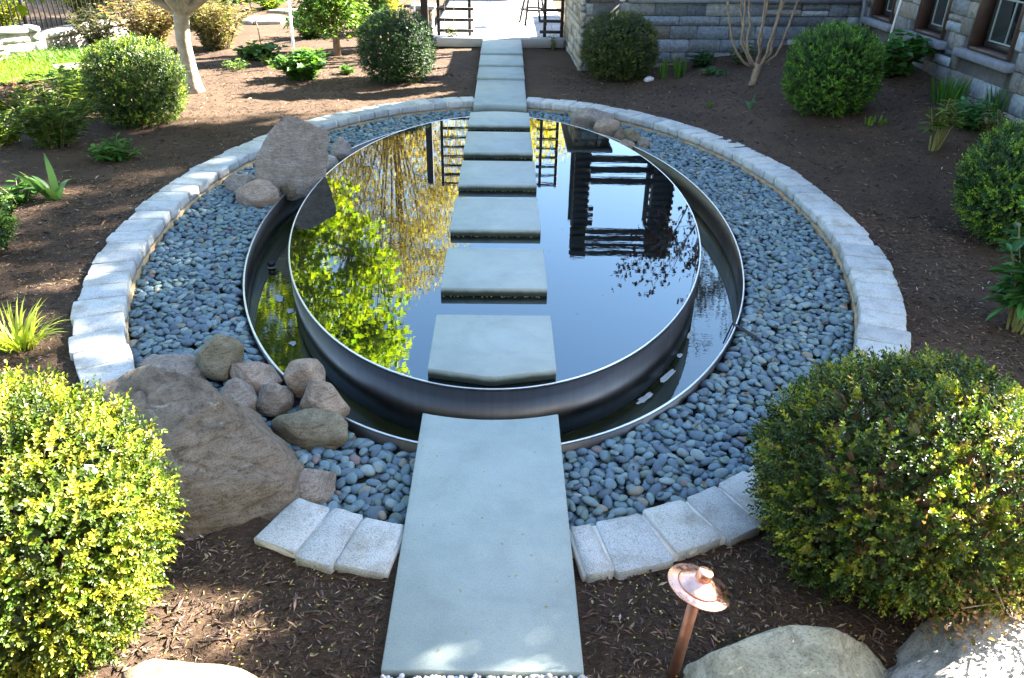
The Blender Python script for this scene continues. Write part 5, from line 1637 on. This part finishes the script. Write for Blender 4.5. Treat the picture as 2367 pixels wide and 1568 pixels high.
# unseen trees added beyond the roof; loose crowns dapple the left of the garden
def shade(label, x, y, zc, r, rzv, ncl, per, leafL=.26, ry=None, clr=.6, keep=None):
    return crown_tree('added_shade_tree', label, (x, y, -.1), (x, y, zc - rzv * .8), [(x, y, -.3), (x + .1, y, zc * .4), (x, y, zc - rzv * .8)], [.34, .26, .2], (x, y, zc), (r, ry or r, rzv), ncl, per, clr, leafL,
                      [(.07, .13, .02), (.09, .16, .025), (.05, .1, .018)], 'd', 'leaf_soft', 'bark_dark', keep, 16, .2, .2, 'unseen trees added to shade the garden', .75, 'tree', .02)
shade('unseen broad tree added beyond the house roof to dapple the garden', 15.8, 8.2, 12.3, 3.3, 2.8, 155, 46)
shade('second unseen broad tree added beyond the house roof for shade', 15.6, 12.3, 13.0, 2.5, 2.6, 95, 44)
shade('third narrower unseen tree added beyond the roof to shade the left globe', 15.6, 13.8, 15.3, 1.0, 1.0, 60, 70, .22, None, .36)
def keep_s(p):     # gaps cut into the added crown where sun patches should land
    for q in ((.02, -5.9, .02), (-1.05, -5.75, 0)):
        d = Vector(p) - Vector(q); k = d.dot(SUN_DIR)
        if (d - SUN_DIR * k).length < .235: return False
    return True
shade('unseen slender tree added at the near end of the house for dappled shade', 7.5, -1.44, 5.25, .95, .95, 90, 60, .14, .60, .30, keep_s)

# ================================================================== SMALL THINGS
# copper path lamp, leaning
lamp = empty('path_lamp', (.868, -6.10, -.06), 'leaning copper path lamp with a wide mushroom hat beside the long slab', 'lamp')
b0 = np.array((.868, -6.10, -.12)); b1 = np.array((.935, -6.045, .452))
ax_ = Vector(b1 - b0).normalized()
V, F = tube([b0, b1], .026, 14); build('post', V, F, MAT['copper_dull'], lamp)
hq = Vector((0, 0, 1)).rotation_difference((ax_ + Vector((.15, -.02, 0))).normalized()).to_matrix()
def place(V, at): return np.array([tuple(hq @ Vector(v)) for v in V]) + np.array(at)
hat_o = b1 + np.array((0, 0, .0))
V, F = lathe([(.026, -.012), (.094, -.004), (.139, -.006), (.1405, -.002), (.139, .001), (.098, .006), (.094, .011), (.086, .016), (.06, .034), (.04, .042), (.034, .045)], 48)
build('lamp_hat', place(V, hat_o), F, MAT['copper'], lamp, None, tuple(hat_o))
V, F = lathe([(.034, .044), (.034, .082), (.031, .087), (.001, .088)], 28)
build('finial', place(V, hat_o), F, MAT['copper'], lamp, None, tuple(hat_o))
V, F = lathe([(.095, .0065), (.098, .0085), (.095, .0125)], 48)
build('hat_ring', place(V, hat_o), F, MAT['copper_dull'], lamp, None, tuple(hat_o))

# thin stakes
o = MB().add(*tube([(-4.22, 8.2, -.1), (-4.19, 8.2, 1.28)], .028, 8)).build('garden_stake', MAT['white_paint'], None, (-4.2, 8.2, -.06))
tag(o, 'thin pale stake rising from the bushy lobed plant', 'stake')
o = MB().add(*tube([(-5.25, 9.6, -.1), (-5.3, 9.62, .55), (-5.45, 9.65, 1.2)], .012, 6)).build('plant_stake', MAT['bark_tan'], None, (-5.2, 9.6, -.06))
tag(o, 'slender brown cane left of the thin pale stake', 'stake')
# white rain gauge pole with its grey pot by the first window
bk_ = empty('plant_pot', (7.12, 6.55, .62), 'grey plastic pot standing under the first window', 'pot')
V, F = lathe([(.0, 0), (.075, 0), (.10, .26), (.112, .262), (.112, .30), (.10, .30), (.09, .27), (.0, .25)], 20, (7.12, 6.55, .52))
build('body', V, F, MAT['plastic'], bk_)
o = MB().add(*tube([(7.06, 6.55, .74), (7.22, 6.62, 2.6)], .02, 8)).build('white_pole', MAT['white_paint'], None, (7.06, 6.55, .74))
tag(o, 'slim white pole leaning from the grey pot against the house', 'pole')

# bar stool on the patio
stl = empty('bar_stool', (.80, 13.7, .135), 'black iron bar stool with a ring footrest on the patio', 'stool')
for k in range(4):
    a = PI / 4 + k * PI / 2 + .25
    p0 = (.80 + .40 * math.cos(a), 13.7 + .36 * math.sin(a), .136); p1 = (.80 + .17 * math.cos(a), 13.7 + .17 * math.sin(a), 1.12)
    V, F = tube([p0, p1], .03, 8); build('leg', V, F, MAT['iron'], stl, None, p0)
a = np.linspace(0, 2 * PI, 33)
V, F = tube(np.stack([.80 + .33 * np.cos(a), 13.7 + .30 * np.sin(a), np.full(33, .50)], 1), .024, 8, False); build('footrest_ring', V, F, MAT['iron'], stl)
V, F = lathe([(0, 1.12), (.2, 1.12), (.215, 1.14), (.2, 1.17), (0, 1.18)], 24, (.80, 13.7, 0)); build('seat', V, F, MAT['iron'], stl)

# pale garden wall and iron fence at the upper left
gw = empty('garden_wall', (-10.8, 8.2, -.1), 'low pale stone garden wall, sunlit, at the upper left', 'stone wall')
def gwall(P0, P1, zt, cols):
    P0 = np.array(P0 + (0,), float); P1 = np.array(P1 + (0,), float)
    U = P1 - P0; L_ = np.linalg.norm(U); U /= L_; N = np.array((U[1], -U[0], 0))
    V, F = quadbox(P0, U, N, .0, L_, -.4, -.03, -.4, zt - .09)
    build('wall_core', V, F, MAT['mortar'], gw, None, None, False)
    course_wall(gw, P0, U, N, L_, -.2, zt - .09, .1, cols, .14, .22, .3, .6)
    x = 0
    while x < L_ - .05:
        w = min(rng.uniform(.6, .9), L_ - x)
        V, F = quadbox(P0, U, N, x + .005, x + w - .005, -.45, .06, zt - .085, zt)
        build('coping_stone', V, F, MAT['flag'], gw, None, tuple(V.mean(0)), False)
        x += w
PALE = [(.46, .43, .38), (.52, .48, .42), (.42, .39, .34), (.5, .47, .44)]
gwall((-12.4, 6.2), (-9.85, 9.3), .52, PALE)
gwall((-9.9, 9.55), (-9.15, 12.0), .33, PALE)
fe = empty('iron_fence', (-10.6, 11.5, -.1), 'black iron picket fence behind the pale garden wall', 'fence')
FP = [(-13.2, 7.2), (-10.6, 10.2), (-9.6, 12.8), (-9.2, 15.2)]
pk = None; npk = 0
for (p, q) in zip(FP[:-1], FP[1:]):
    L_ = math.dist(p, q); m = int(L_ / .13)
    for i in range(m):
        t = i / m
        x, y = p[0] + (q[0] - p[0]) * t, p[1] + (q[1] - p[1]) * t
        if i == 0:
            build('fence_post', *box_vf((x - .035, y - .035, -.1), (x + .035, y + .035, 1.75)), MAT['iron'], fe, None, (x, y, 0), False)
            continue
        if pk is None:
            pk = build('picket', *box_vf((x - .011, y - .011, .15), (x + .011, y + .011, 1.65)), MAT['iron'], fe, None, (x, y, .15), False)
        else:
            o = pk.copy(); COL.objects.link(o); o.parent = fe; o.location = Vector((x, y, .15)) - fe.location
    for z in (.28, 1.55):
        V, F = tube([(p[0], p[1], z), (q[0], q[1], z)], .02, 4); build('rail', V, F, MAT['iron'], fe)
# flagstones and rock on the sunny side
for i, (x, y, a, b, lab) in enumerate(((-8.35, 7.7, .55, .4, 'weathered flagstone at the lawn edge behind the sunlit globe'), (-6.6, 14.9, .9, .7, 'pale flagstone in the far sunny bed, nearer of the pair'), (-6.2, 16.6, .8, .6, 'pale flagstone further up the far sunny bed'))):
    n = 11; an = np.sort(rng.uniform(0, 2 * PI, n))
    ol = [(x + a * math.cos(t) * rng.uniform(.85, 1.1), y + b * math.sin(t) * rng.uniform(.85, 1.1)) for t in an]
    o = slab('flagstone', ol, .03, .12, lab, 'flagstone', 'flagstones in the upper left beds')
    o.data.materials[0] = MAT['flag']
# cable over the right rim of the basin, pump fitting and scum in the basin
for q_ in ((0, .0), (.03, .02)):
    pass
cb = empty('cable', (2.1, -2.6, -.13), 'black cable running from the basin rim into the pebbles on the right', 'cable')
mb = MB()
for s in (0, .035, .06):
    V, F = (tube([(1.99 + s * .3, -2.60 - s, -.3), (2.035 + s * .3, -2.62 - s, -.085), (2.09, -2.66 - s, -.10), (2.16, -2.76 - s, -.115), (2.22, -2.84 - s * .5, -.13), (2.27, -2.93, -.17)], .006, 6))
    build('wire', V, F, MAT['cable'], cb)
pf = empty('pump_fitting', (-2.36, -.92, -.4), 'small black pump fitting standing in the left of the basin', 'fitting')
V, F = lathe([(0, -.5), (.034, -.5), (.034, -.36), (.04, -.36), (.04, -.33), (0, -.33)], 16, (-2.36, -.92, 0)); build('body', V, F, MAT['cable'], pf)
V, F = lathe([(.041, -.385), (.041, -.375), (.036, -.37)], 16, (-2.36, -.92, 0)); build('collar', V, F, MAT['plastic'], pf)
for i, (t, off, a, b, lab) in enumerate(((-.62, .03, .10, .02, 'thin pale scum patch against the pool wall, upper one on the right'), (-.74, .03, .05, .025, 'small round scum patch on the right of the basin'),
                                       (-.86, .05, .17, .035, 'long pale scum streak along the pool wall on the right'), (-1.0, .05, .12, .03, 'lowest pale scum streak on the right of the basin'),
                                       (PI + .42, .14, .11, .05, 'pale scum patch with a green edge in the left of the basin'), (PI + .50, .05, .06, .04, 'small pale scum patch by the pool wall on the left'), (PI + .68, .1, .05, .035, 'oval pale leaf floating low in the left of the basin'))):
    x, y = ell_pt(*DISC, t, off)
    x2, y2 = ell_pt(*DISC, t + .01, off); an = math.atan2(y2 - y, x2 - x)
    n = 16
    V = [(x, y, Z_LOW + .008)]
    for k in range(n):
        q = 2 * PI * k / n; r_ = rng.uniform(.6, 1.15)
        u, v = a * r_ * math.cos(q), b * r_ * math.sin(q)
        V.append((x + u * math.cos(an) - v * math.sin(an), y + u * math.sin(an) + v * math.cos(an), Z_LOW + .005))
    o = build('scum_patch', np.array(V), np.array([(0, 1 + k, 1 + (k + 1) % n) for k in range(n)]), MAT['foam'], None, None, (x, y, Z_LOW))
    tag(o, lab, 'scum', 'scum patches floating in the basin')
